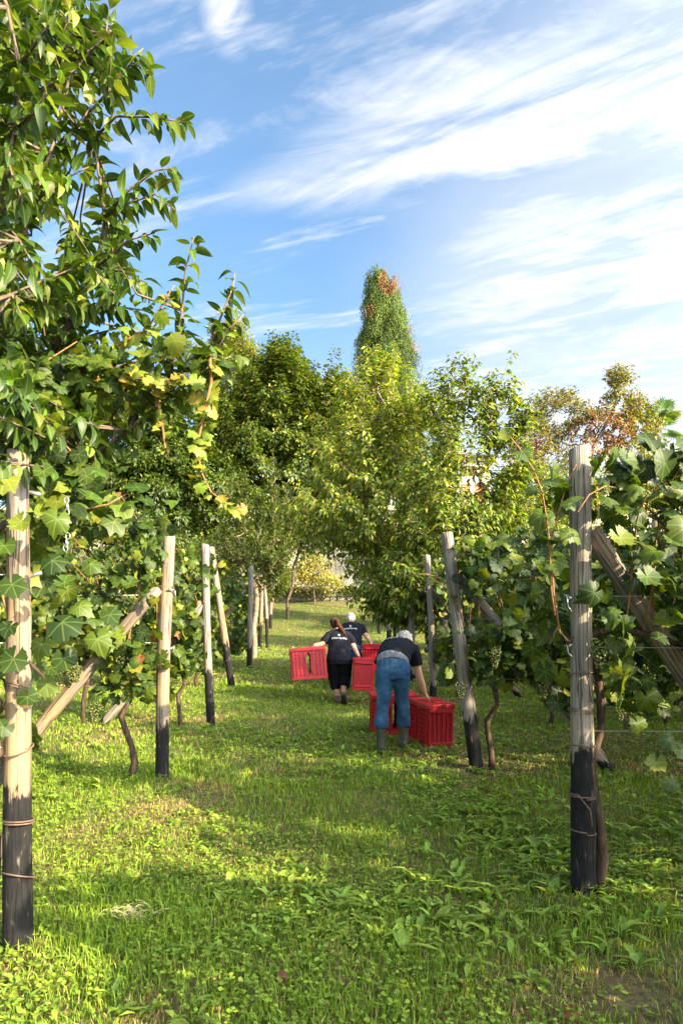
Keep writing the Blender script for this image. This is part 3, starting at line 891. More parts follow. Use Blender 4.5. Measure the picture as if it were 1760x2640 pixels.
def vine_leaf_field(n, x0, x1, y, zlo, zhi, thick, size, seed, zfun=None):
    """leaf places over a hedge-like vine row: a ragged wall of leaves, denser outside, hanging outwards"""
    g = np.random.default_rng(seed)
    m = int(n * 2.2)
    x = g.uniform(min(x0, x1), max(x0, x1), m); t = g.beta(1.25, 1.1, m)
    z = zlo + (zhi - zlo) * t
    keep = vnoise(x + seed, z * 1.3, 2.3, seed % 17) > g.uniform(.18, .62, m)
    x = x[keep][:n]; z = z[keep][:n]; t = t[keep][:n]; k = len(x)
    hw = thick * (.55 + .6 * np.sin(PI * np.clip(t, .05, .95)))
    side = np.where(g.random(k) < .66, -1, 1); yy = y + side * hw * g.uniform(.25, 1.15, k)
    gr = gz(x, np.full(k, y))
    pos = np.stack([x, yy, gr + z], 1)
    nrm = np.stack([g.normal(0, .7, k), side * g.uniform(-.1, 1.0, k), g.uniform(.0, 1.0, k)], 1)
    ax = np.stack([g.normal(0, .6, k), side * g.uniform(.1, .7, k), -g.uniform(.2, 1.0, k)], 1)
    sz = size * g.uniform(.6, 1.25, k)
    return pos, ax, nrm, sz


def clear_of_posts(pos, sz):
    """the pickers keep the posts tied free: few leaves hang right in front of one"""
    ok = np.ones(len(pos), bool)
    for b_, t_, r in list(POSTS.values()) + BRACES[2:3] + [(BRACES[0][0], BRACES[0][0].lerp(BRACES[0][1], .62), BRACES[0][2])]:
        f = np.clip((pos[:, 2] - b_.z) / (t_.z - b_.z), 0, 1.05); xa = b_.x + (t_.x - b_.x) * f
        hit = (pos[:, 1] < b_.y + .08) & (pos[:, 1] > b_.y - .9) & (np.abs(pos[:, 0] / pos[:, 1] - xa / b_.y) * b_.y < (r + .62 * sz) * (1.0 + .5 * min(1, abs(t_.x - b_.x) / max(t_.z - b_.z, .1)))) & (pos[:, 2] < t_.z + .1)
        ok &= ~hit | (rng.random(len(pos)) < .10)
    return ok


def vine_plant(x0, x1, y, label, zlo=.6, zhi=2.35, nleaf=330, size=.15, nobj=200, seed=1, thick=.30, grapes=3, trunk=True, group='vines of the trellis rows',
               yellow=.05, lo=False, extra=None, far=False):
    """one grape vine: twisted trunk, arm along the wire, canes, leaves, bunches. x0 is the lane end"""
    r_ = random.Random(seed); sg = 1 if x1 > x0 else -1
    tx = lerp(x0, x1, .35) if trunk is True else trunk
    gy = gzf(tx, y); root = empty('grape_vine', (tx, y, gy), label, 'grape vine', group)
    mb = MB(); zt = zlo + .45
    pts = [Vector((0, 0, -.06))]
    for k in range(1, 9):
        pts.append(Vector((.05 * math.sin(k * 1.4 + seed) + .018 * math.sin(k * 3.1 + seed), .04 * math.cos(k * 1.1 + seed * 2), zt * k / 8)))
    rad = [.027 * (1.25 - .55 * k / 8) * (1 + .18 * math.sin(k * 2.3 + seed)) for k in range(9)]
    arm = [pts[-1]]
    for k in range(1, 6):
        arm.append(Vector((lerp(pts[-1].x, x1 - tx, k / 5), .03 * math.sin(k * 2 + seed), zt + .05 * math.sin(k * 1.7 + seed))))
    mb.tube(pts, rad, 8); mb.tube(arm, [.024, .02, .018, .016, .014, .01], 6)
    arm2 = [pts[-1]] + [Vector((lerp(pts[-1].x, x0 - tx, k / 4), .03 * math.cos(k * 2 + seed), zt + .05 * math.sin(k * 2.7))) for k in range(1, 5)]
    mb.tube(arm2, [.022, .018, .015, .012, .009], 6)
    mb.build('trunk', M['vine_trunk'], root, True)
    pos, ax, nrm, sz = vine_leaf_field(nleaf, x0, x1, y, zlo, zhi, thick, size, seed)
    if not lo:
        cn = MB(); cl = []
        for k in range(int(3 + abs(x1 - x0) * 5)):
            xx = lerp(x0, x1, r_.random()); st = Vector((xx - tx, r_.uniform(-.08, .08), zt + r_.uniform(0, .3)))
            L_ = r_.uniform(.8, 1.5) * (zhi - zlo) / 1.7
            path = cane_path(st, (r_.uniform(-.5, .5), r_.uniform(-.25, .15), 1), L_, 8, r_.uniform(.8, 3.4), r_)
            cn.tube(path, [.0065 - .0004 * q for q in range(9)], 5); cl.append(path)
        cn.build('canes', M['cane'], root, True)
        # leaves set along the free ends of the canes
        ep, ea, en, es = [], [], [], []
        for path in cl:
            for q in range(3, 9):
                p = path[q] + root.location; ep.append(p); dv = Vector((r_.uniform(-1, 1), r_.uniform(-1, .4), r_.uniform(-.7, .3))); ea.append(dv)
                en.append(Vector((r_.uniform(-.3, .3), -.5, r_.uniform(.3, 1)))); es.append(size * r_.uniform(.5, 1.0) * (1.1 - .06 * q))
        pos = np.concatenate([pos, np.array(ep)]); ax = np.concatenate([ax, np.array(ea)]); nrm = np.concatenate([nrm, np.array(en)]); sz = np.concatenate([sz, np.array(es)])
    ok = clear_of_posts(pos, sz); pos, ax, nrm, sz = pos[ok], ax[ok], nrm[ok], sz[ok]
    if extra is not None:
        pos = np.concatenate([pos, extra[0]]); ax = np.concatenate([ax, extra[1]]); nrm = np.concatenate([nrm, extra[2]]); sz = np.concatenate([sz, extra[3]])
    vis = shown(pos); score = np.where(vis, sz / np.maximum(pos[:, 1], .5), 0) * rng.uniform(.7, 1, len(pos))
    order = np.argsort(-score); nobj = min(nobj, int(vis.sum())); a = order[:nobj]; b = order[nobj:]
    if nobj: leaf_objects(root, vine_vars if yellow < .3 else vine_vars + vine_yellow, pos[a], ax[a], nrm[a], sz[a])
    if len(b):
        leaves_mesh('foliage', VT_lo if y < 10 and not far else VT_far, pos[b], ax[b], nrm[b], sz[b], pal(len(b), VG + VY + VB, [5, 5, 4, 4, 2, yellow * 20, yellow * 14, .35, .25], .18), M['vine'], root, 'stuff', root.location)
    for k in range(grapes):
        xx = lerp(x0, x1, r_.uniform(.05, .9)); o = link('grape_bunch', BUNCH[r_.randrange(4)], None, root, (xx - tx, -thick * r_.uniform(.6, 1.05), zlo + r_.uniform(-.05, .5)))
        o.rotation_euler = (0, 0, r_.uniform(0, 6)); s_ = r_.uniform(.85, 1.25); o.scale = (s_, s_, s_)
    return root


def manual_leaves(items):
    """leaves placed one by one: photo pixel, distance, size, axis, normal"""
    pos = np.array([P(a, b, d)[:] for a, b, d, *_ in items]); sz = np.array([i[3] * .76 for i in items])
    ax = np.array([i[4] for i in items], float); nr = np.array([i[5] for i in items], float)
    return pos, ax, nr, sz


# left side rows
ml = [(150, 1600, 3.05, .24, (.9, -.2, -.35), (.1, -.8, .7)), (250, 1640, 3.1, .16, (.3, -.2, -.9), (.1, -.9, .4)), (160, 1500, 3.2, .13, (.8, -.1, -.3), (0, -.7, .7)),
      (150, 1330, 3.2, .17, (-.2, -.2, -.9), (.3, -.9, .2)), (60, 1340, 3.2, .15, (-.5, -.3, -.8), (-.1, -.9, .3)), (30, 1500, 3.15, .17, (.4, -.3, -.8), (0, -.8, .5)),
      (110, 1655, 3.2, .15, (-.2, -.4, -.8), (.1, -.8, .6)), (40, 1690, 3.1, .18, (-.4, -.2, -.9), (0, -.9, .3)), (165, 1690, 3.2, .16, (.3, -.3, -.8), (.2, -.8, .4)),
      (30, 1610, 3.2, .14, (-.3, -.5, -.7), (0, -.7, .6)), (130, 1440, 3.25, .18, (.7, -.2, -.5), (0, -.8, .6)), (20, 1230, 3.2, .17, (-.2, -.5, -.8), (.1, -.9, .4)),
      (120, 1760, 3.3, .13, (.2, -.2, -.9), (.2, -.9, .3)), (200, 1560, 3.4, .15, (.8, -.2, -.4), (.0, -.8, .6)), (95, 1560, 3.1, .10, (.8, -.3, .1), (0, -.6, .8)),
      (70, 1790, 3.25, .14, (.2, -.3, -.8), (.1, -.9, .3)), (280, 1580, 3.4, .14, (.6, -.2, -.6), (.1, -.9, .4)), (230, 1450, 3.5, .15, (.7, -.1, -.5), (.2, -.8, .5)),
      (110, 1210, 3.3, .14, (.4, -.3, -.8), (.1, -.8, .5)), (190, 1300, 3.4, .14, (.8, -.2, -.4), (.1, -.7, .7)), (15, 1400, 3.2, .16, (-.2, -.4, -.8), (.1, -.8, .4)),
      (260, 1370, 3.5, .13, (.7, -.2, -.5), (.1, -.8, .6)), (330, 1500, 3.6, .12, (.7, -.2, -.5), (.1, -.8, .5)), (60, 1890, 3.25, .0, (.2, -.3, -.8), (.1, -.9, .3))]
ml = [i for i in ml if i[3] > 0]
vine_plant(-1.50, -3.2, 3.42, 'grape vine with big dusty leaves around the chained left post', .95, 2.5, 560, .14, 260, 11, .30, 2, -1.78, extra=manual_leaves(ml), yellow=.1)
vine_plant(-1.62, -2.75, 6.42, 'grape vine trained left of the crooked post, ripe bunches hanging low', .75, 2.45, 760, .125, 290, 12, .34, 7, -2.0, yellow=.12)
vine_plant(-2.75, -4.0, 6.42, 'grape vine next along the wire, between chained post and crooked post', .85, 2.40, 760, .125, 240, 13, .34, 3, yellow=.12)
vine_plant(-1.75, -3.0, 9.3, 'grape vine beside the straight post of the touching pair', .7, 2.45, 760, .13, 230, 14, .36, 4, yellow=.08)
vine_plant(-3.0, -4.4, 9.3, 'shaded grape vine seen under the pale brace pole', .8, 2.40, 700, .13, 120, 15, .36, 2)
vine_plant(-2.25, -3.7, 13.1, 'grape vine at the leaning tan post', .6, 2.5, 900, .14, 180, 16, .45, 2, yellow=.14, lo=True)
vine_plant(-3.7, -5.4, 13.1, 'yellowing grape vine top behind the crooked post', .6, 2.6, 900, .14, 90, 17, .45, 0, yellow=.3, lo=True)
vine_plant(-2.35, -4.2, 17.3, 'clipped leafy grape vine at the far stout post', .35, 2.2, 1200, .15, 120, 18, .5, 0, lo=True)
vine_plant(-2.85, -5.0, 23.3, 'dark grape vine beside the thin post with black foot', .4, 2.4, 1100, .16, 60, 19, .5, 0, lo=True)
vine_plant(-3.3, -5.6, 29.8, 'small far grape vine under the big dark tree', .4, 2.4, 1100, .17, 40, 20, .5, 0, lo=True)
# right side rows
mr = [(1590, 1380, 3.7, .20, (.5, -.2, -.6), (.1, -.8, .6)), (1460, 1370, 3.75, .17, (.8, -.2, -.4), (.1, -.8, .6)), (1400, 1320, 3.8, .20, (-.3, -.3, -.8), (-.2, -.8, .3)),
      (1420, 1240, 3.8, .16, (-.6, -.3, -.4), (-.1, -.5, .8)), (1560, 1280, 3.75, .17, (.7, -.2, -.3), (.1, -.6, .8)), (1640, 1310, 3.8, .17, (.4, -.3, -.7), (.1, -.8, .5)),
      (1470, 1290, 3.7, .13, (.7, -.4, .1), (.0, -.6, .8)), (1660, 1480, 3.75, .19, (.5, -.2, -.7), (.2, -.9, .3)), (1570, 1590, 3.8, .15, (.4, -.2, -.6), (-.2, -.8, .5)),
      (1690, 1640, 3.7, .16, (.8, -.3, -.3), (.1, -.6, .8)), (1600, 1700, 3.9, .18, (.3, -.2, -.9), (0, -.9, .3)), (1730, 1380, 3.75, .18, (.2, -.3, -.8), (.1, -.8, .5)),
      (1690, 1210, 3.9, .16, (.5, -.2, -.4), (.1, -.5, .8)), (1620, 1180, 3.9, .15, (.2, -.3, -.5), (0, -.6, .8)), (1720, 1270, 3.8, .15, (.5, -.3, -.5), (0, -.7, .7)),
      (1380, 1260, 3.9, .13, (-.7, -.2, -.4), (-.1, -.6, .7)), (1430, 1440, 3.85, .17, (.1, -.3, -.9), (-.2, -.9, .2)), (1740, 1560, 3.8, .17, (.3, -.2, -.8), (.1, -.8, .4)),
      (1640, 1860, 3.8, .14, (.3, -.2, -.9), (.1, -.9, .2)), (1720, 1900, 3.7, .15, (.2, -.3, -.8), (0, -.7, .5)), (1690, 1960, 3.6, .15, (-.3, -.3, -.6), (0, -.5, .8)),
      (1750, 1930, 3.6, .16, (.3, -.4, -.5), (.1, -.5, .8)), (1730, 2010, 3.6, .14, (.2, -.3, -.8), (.1, -.8, .4)), (1555, 1990, 3.93, .07, (.5, -.3, .2), (0, -.5, .8)), (1565, 2010, 3.93, .06, (.6, -.3, -.2), (0, -.5, .8))]
vine_plant(1.22, 2.35, 4.02, 'large-leaved grape vine climbing round the big cracked post', 1.05, 2.62, 420, .14, 290, 31, .27, 1, 1.50, extra=manual_leaves(mr), yellow=.1)
vine_plant(2.35, 3.6, 4.02, 'grape vine along the wire at the right edge', .75, 2.65, 520, .145, 60, 32, .28, 3, yellow=.1)
vine_plant(1.02, 2.05, 6.81, 'grape vine hanging over the tilted post beside the crates', .85, 2.30, 640, .125, 290, 33, .34, 5, 1.50)
vine_plant(2.05, 3.15, 6.81, 'dense dark grape vine between the tilted post and the cracked post', .65, 2.40, 900, .125, 290, 34, .40, 7)
vine_plant(3.15, 4.4, 6.81, 'grape vine seen under the thick weathered brace', .65, 2.45, 900, .125, 160, 35, .40, 3)
vine_plant(1.5, 3.0, 11.9, 'grape vine behind the slim upright post', .6, 2.4, 900, .135, 120, 36, .4, 2, lo=True)
vine_plant(3.0, 4.6, 11.9, 'leafy grape vine top above the dark vine', .6, 2.9, 1100, .14, 160, 37, .5, 0, lo=True)
vine_plant(4.6, 6.4, 11.9, 'leafy grape vine farther along the slim post row', .6, 3.0, 1100, .14, 60, 38, .5, 0, lo=True)
#@@PART3
# vine rows added to the right, mostly unseen, to shade the lane
def shade_row(key, x0, x1, y, seed, zhi=2.6, nper=280):
    n = max(1, round((x1 - x0) / 1.6)); names = ('first', 'second', 'third', 'fourth', 'fifth', 'sixth', 'seventh')
    for k in range(n):
        vine_plant(lerp(x0, x1, k / n), lerp(x0, x1, (k + 1) / n), y, '%s added grape vine %s' % (names[k], key), .55, zhi, nper * 2, .19, 0, seed + k, .36, 0, lo=True, far=True)


shade_row('past the right edge in the cracked post row', 3.6, 8.4, 4.02, 301)
shade_row('past the weathered brace in the tilted post row', 4.4, 10.8, 6.81, 311)
shade_row('in the hidden row behind the tilted post', 2.3, 10.3, 9.4, 321)
shade_row('at the far right of the slim post row', 6.4, 11.2, 11.9, 331)
shade_row('in the row just outside the lower right corner', 2.05, 4.85, 1.15, 341, 2.65)
shade_row('in the end of that corner row raised for shade', 4.85, 9.6, 1.15, 345, 3.5)  # plants made taller so their shadow bounds the near sun patch
shade_row('in the row above the slim post', 2.6, 10.6, 14.9, 351)
shade_row('in the row above the plum trunk', 2.4, 10.4, 18.2, 361)
shade_row('in the highest row on the right', 2.2, 10.2, 22.0, 371)

# ------------------------------------------------------------------ trees
def grow(trunk, tips, rt=.006, rmax=None, bow=.12, seed=0, up=.35, power=.46):
    """branch skeleton: every tip is joined to the nearest wood below it. Returns node positions, parents, radii"""
    g = np.random.default_rng(seed)
    pos = [np.array(p, float) for p in trunk]; par = [-1] + list(range(len(trunk) - 1))
    tips = np.asarray(tips, float)
    anchor = pos[-1]; order = np.argsort(np.linalg.norm(tips - anchor, axis=1)); ends = np.zeros(len(tips), int)
    A = np.zeros((len(tips) * 4 + len(pos) + 8, 3)); n = len(pos); A[:n] = pos; lo = max(1, int(len(trunk) * .35))
    for i in order:
        p = tips[i]; d = A[lo:n] - p; dist = np.linalg.norm(d, axis=1) + up * np.maximum(d[:, 2], 0) * 3
        j = lo + int(np.argmin(dist)); a = A[j]; L_ = np.linalg.norm(p - a)
        k = j
        for t in ((.35, .7) if L_ > .5 else (.5,)):
            q = a * (1 - t) + p * t + g.normal(0, bow * L_ * .5, 3) + np.array([0, 0, -bow * L_ * .5 * math.sin(PI * t)])
            A[n] = q; par.append(k); k = n; n += 1
        A[n] = p; par.append(k); ends[i] = n; n += 1
    A = A[:n]; par = np.array(par); cnt = np.zeros(n)
    cnt[ends] = 1
    for i in range(n - 1, 0, -1): cnt[par[i]] += cnt[i]
    r = rt * np.maximum(cnt, 1) ** power
    if rmax: r = np.minimum(r, rmax)
    return A, par, r, ends


def wood(name, A, par, r, mat, parent, sides=6, rmin=0.0):
    i = np.where(par >= 0)[0]; i = i[r[i] >= rmin]
    V, F = tubes_np(A[par[i]], A[i], np.minimum(r[par[i]], r[i] * 1.6), r[i], sides)
    me = mesh_np(name, V - np.array(parent.location), F); return link(name, me, mat, parent)


def lobes_points(lobes, seed, shell=.45):
    g = np.random.default_rng(seed); out = []
    for (c, rad, n) in lobes:
        d = norm(g.normal(size=(n, 3))); q = (shell + (1 - shell) * g.random(n)) ** .6
        out.append(np.array(c) + d * q[:, None] * np.array(rad))
    return np.concatenate(out)


def cluster_leaves(A, par, ends, k, spread, size, seed, droop=.5, along=.5, out_c=None, flat=.25, shoot=None):
    """k leaves round each twig end: along the last stretch of the twig and spilling past it"""
    g = np.random.default_rng(seed); e = A[ends]; b = A[par[ends]]; d = norm(e - b); m = len(ends)
    idx = np.repeat(np.arange(m), k); n = len(idx)
    if shoot:
        # leafy shoots that leave the crown outwards and upwards; leaves stand off all along them and hang a little
        c = e.mean(0); d = norm(norm(e - c) * .8 + d * .5 + np.array([0, 0, shoot[1]]) + g.normal(0, .3, (m, 3))); Ls = shoot[0] * g.uniform(.5, 1.15, m)
        t = g.uniform(-.15, 1.0, n); bend = (t * t * .22 * Ls[idx])[:, None] * np.array([0, 0, -1.0])
        rad = norm(np.cross(d[idx], g.normal(size=(n, 3))))
        pos = e[idx] + d[idx] * (t * Ls[idx])[:, None] + bend + rad * spread * g.uniform(0, 1, n)[:, None]
        ax = norm(rad + d[idx] * .55 + np.array([0, 0, -droop])); nr = norm(np.array([0, 0, .8]) + d[idx] * .5 + g.normal(0, flat, (n, 3)))
        return pos, ax, nr, size * g.uniform(.65, 1.2, n) * (1.1 - .35 * np.clip(t, 0, 1)), (e, d, Ls)
    t = g.uniform(-.5, 1.0, n)
    pos = e[idx] + d[idx] * (t * along)[:, None] + g.normal(0, 1, (n, 3)) * spread * np.array([1, 1, .75])
    ax = norm(d[idx] * .5 + g.normal(0, .6, (n, 3)) + np.array([0, 0, -droop]))
    nr = norm(g.normal(0, flat * 1.6, (n, 3)) + np.array([0, 0, 1.0]))
    return pos, ax, nr, size * g.uniform(.65, 1.2, n)


def tree(name, label, base, trunk_pts, lobes, k, spread, leaf, temps, cols, w, mat='tree', bark='bark', cat='tree', seed=1, droop=.5, along=.5, rt=.006, nobj=0, vars_=None,
         jit=.22, shoot=None, group=None, shell=.45, sides=6, flat=.25, power=.46, colfun=None, tipsfilter=None):
    root = empty(name, base, label, cat, group)
    tips = lobes_points(lobes, seed, shell)
    if tipsfilter is not None: tips = tips[tipsfilter(tips)]
    A, par, r, ends = grow(trunk_pts, tips, rt, None, .12, seed, power=power)
    wood('trunk', A, par, r, M[bark], root, sides)
    cl = cluster_leaves(A, par, ends, k, spread, leaf, seed + 1, droop, along, flat=flat, shoot=shoot); pos, ax, nr, sz = cl[:4]
    if shoot and len(cl) > 4:
        e_, d_, L_ = cl[4]; q_ = e_ + d_ * (L_ * .55)[:, None] - np.array([0, 0, 1.0]) * (.07 * L_)[:, None]; w_ = e_ + d_ * L_[:, None] - np.array([0, 0, 1.0]) * (.22 * L_)[:, None]
        V1, F1 = tubes_np(np.concatenate([e_, q_]), np.concatenate([q_, w_]), np.full(2 * len(e_), rt * .9), np.full(2 * len(e_), rt * .6), 4)
        link('shoots', mesh_np('shoots', V1 - np.array(root.location), F1), M[bark], root)['kind'] = 'stuff'
    b = np.arange(len(pos))
    if nobj:
        vis = shown(pos); order = np.argsort(-np.where(vis, sz / pos[:, 1], 0) * rng.uniform(.6, 1, len(pos))); a = order[:nobj]; b = order[nobj:]
        leaf_objects(root, vars_, pos[a], ax[a], nr[a], sz[a])
    c = pal(len(b), cols, w, jit)
    if colfun is not None: c = colfun(pos[b], c)
    leaves_mesh('crown', temps, pos[b], ax[b], nr[b], sz[b], c, M[mat], root, 'stuff', root.location)
    return root


# --- near cherry tree at the upper left: limbs laid out along the branches seen in the photograph
def build_cherry():
    base = Vector((-2.75, 4.9, gzf(-2.75, 4.9)))
    root = empty('cherry_tree', base, 'cherry tree with drooping glossy leaves filling the upper left', 'tree')
    limbs = [
        [(-60, 1420, 4.8), (70, 1300, 4.5), (230, 1185, 4.2), (330, 1110, 4.1), (430, 1030, 4.0), (540, 930, 4.0)],
        [(-60, 1330, 4.8), (60, 1050, 4.6), (140, 900, 4.4), (190, 810, 4.3), (250, 690, 4.2), (272, 570, 4.1), (258, 460, 4.1), (240, 360, 4.1), (232, 290, 4.1)],
        [(-40, 1200, 4.6), (10, 820, 4.2), (80, 530, 4.0), (130, 400, 4.0), (183, 190, 4.0), (272, 90, 4.0)],
        [(-30, 900, 4.2), (0, 560, 3.4), (40, 330, 3.2), (50, 170, 3.1), (20, 20, 3.0)],
    ]
    shoots = [
        [(540, 930, 4.0), (590, 850, 4.0), (630, 810, 4.0)], [(500, 965, 4.0), (545, 880, 4.0), (600, 740, 4.0), (606, 705, 4.0)], [(430, 1030, 4.0), (470, 800, 4.0), (478, 700, 3.95), (500, 610, 3.9)],
        [(270, 560, 4.1), (330, 525, 4.0), (400, 500, 4.0), (450, 540, 3.95)], [(275, 555, 4.1), (320, 500, 4.0), (400, 440, 4.0), (450, 432, 4.0)], [(240, 360, 4.1), (300, 300, 4.0), (400, 302, 3.95), (485, 318, 3.9)],
        [(232, 290, 4.1), (290, 225, 4.0), (340, 160, 4.0), (392, 190, 4.0)], [(183, 190, 4.0), (230, 130, 4.0), (275, 85, 4.0), (280, 25, 4.0)], [(290, 225, 4.0), (330, 160, 4.0), (370, 125, 4.0)],
        [(183, 190, 4.0), (150, 110, 3.9), (190, 20, 3.8)], [(80, 530, 4.0), (150, 470, 3.9), (230, 430, 3.9)], [(130, 400, 4.0), (200, 330, 4.0), (250, 250, 4.0)],
        [(250, 690, 4.2), (320, 700, 4.1), (380, 730, 4.1)], [(190, 810, 4.3), (300, 790, 4.2), (370, 800, 4.1)], [(250, 690, 4.2), (330, 620, 4.1), (400, 600, 4.1)], [(140, 900, 4.4), (250, 860, 4.3), (330, 840, 4.2)],
        [(330, 1110, 4.1), (420, 950, 4.1), (480, 830, 4.1)], [(230, 1185, 4.2), (330, 1000, 4.2), (400, 900, 4.2)], [(430, 1030, 4.0), (520, 960, 3.9), (590, 920, 3.9)],
        [(10, 820, 4.2), (90, 760, 4.1), (150, 700, 4.0)], [(0, 560, 3.4), (60, 480, 3.2), (110, 420, 3.1)], [(40, 330, 3.2), (90, 290, 3.1), (120, 240, 3.0)], [(50, 170, 3.1), (110, 90, 3.0), (150, 30, 2.9)],
        [(0, 560, 3.4), (50, 620, 3.2), (90, 690, 3.1)], [(-30, 900, 4.2), (30, 760, 3.6), (60, 820, 3.5)], [(40, 330, 3.2), (20, 420, 3.1), (60, 520, 3.0)],
    ]
    wm = MB(); c = base
    trunk = [base + Vector((0, 0, -.1)), base + Vector((.05, -.02, .6)), base + Vector((.1, 0, 1.2)), P(-60, 1420, 4.8)]
    wm.tube([p - c for p in trunk], [.09, .08, .072, .062], 9)
    twigs = []
    for L_ in limbs:
        pts = [P(*p) for p in L_]; n = len(pts)
        wm.tube([p - c for p in [trunk[-1]] + pts], [.045] + [lerp(.024, .006, k / (n - 1)) for k in range(n)], 7); twigs += [(pts[k], pts[k + 1]) for k in range(1, n - 1)]
    for L_ in shoots:
        pts = [P(*p) for p in L_]; n = len(pts)
        wm.tube([p - c for p in pts], [lerp(.009, .0035, k / (n - 1)) for k in range(n)], 6)
        twigs += [(pts[k], pts[k + 1]) for k in range(n - 1)]
    # inner crown: more shoots from the limbs, filling the left of the frame at varying depth
    g = random.Random(21)
    poly = [(-120, -80), (240, -60), (300, 120), (300, 330), (340, 430), (350, 600), (300, 700), (330, 800), (440, 850), (560, 900), (540, 1010), (330, 1130), (180, 1210), (60, 1180), (-120, 1300)]

    def inside(x, y):
        r = False
        for i in range(len(poly)):
            (x1, y1), (x2, y2) = poly[i], poly[i - 1]
            if (y1 > y) != (y2 > y) and x < (x2 - x1) * (y - y1) / (y2 - y1) + x1: r = not r
        return r
    lim = [P(*p) for L_ in limbs for p in L_] + [P(*p) for L_ in shoots for p in L_[:2]]
    cnt = 0
    while cnt < 260:
        x, y = g.uniform(-120, 560), g.uniform(-80, 1290)
        if not inside(x, y): continue
        if y < 1000 and vnoise(x, y, .009, 5.0) < .40 and x > 60: continue
        d = g.uniform(3.7, 6.0) if x > 60 else g.uniform(3.0, 5.6)
        tip = P(x, y, d); a = min(lim, key=lambda q: (q - tip).length + max(0, q.z - tip.z))
        m = (a + tip) / 2 + Vector((g.uniform(-.1, .1), g.uniform(-.1, .1), -.04))
        if (a - tip).length > 1.8: continue
        wm.tube([a - c, m - c, tip - c], [.009, .006, .0035], 5); e = (tip - m).normalized()
        twigs += [(m, tip), (tip, tip + e * .12)]; cnt += 1
    wm.build('branches', M['bark'], root, True)
    pos, ax, nr, sz = [], [], [], []
    for a, b in twigs:
        L_ = (b - a).length; d = (b - a).normalized(); n = max(2, int(L_ / .019)); ph = g.uniform(0, 6)
        s1 = d.cross(Vector((0, 0, 1)));
        s1 = s1.normalized() if s1.length > .1 else Vector((1, 0, 0))
        s2 = d.cross(s1)
        for k in range(n):
            p = a.lerp(b, (k + g.random()) / n); w = ph + k * 2.39
            out = s1 * math.cos(w) + s2 * math.sin(w)
            v = d * g.uniform(.2, .7) + out * g.uniform(.5, 1.0) + Vector((0, 0, -g.uniform(.1, .75)))
            pos.append(p[:]); ax.append(v[:]); nr.append((out.x * .5 + g.gauss(0, .3), out.y * .5 + g.gauss(0, .3), 1.0)); sz.append(g.uniform(.075, .135))
    pos, ax, nr, sz = map(np.array, (pos, ax, nr, sz))
    vis = shown(pos); order = np.argsort(-np.where(vis, sz / pos[:, 1], 0) * rng.uniform(.55, 1, len(pos))); a = order[:300]; b = order[300:]
    leaf_objects(root, cherry_vars, pos[a], ax[a], nr[a], sz[a])
    leaves_mesh('foliage', CT, pos[b], ax[b], nr[b], sz[b], pal(len(b), CG, [4, 4, 4, 3, 3], .2), M['cherry'], root, 'stuff', base)


build_cherry()


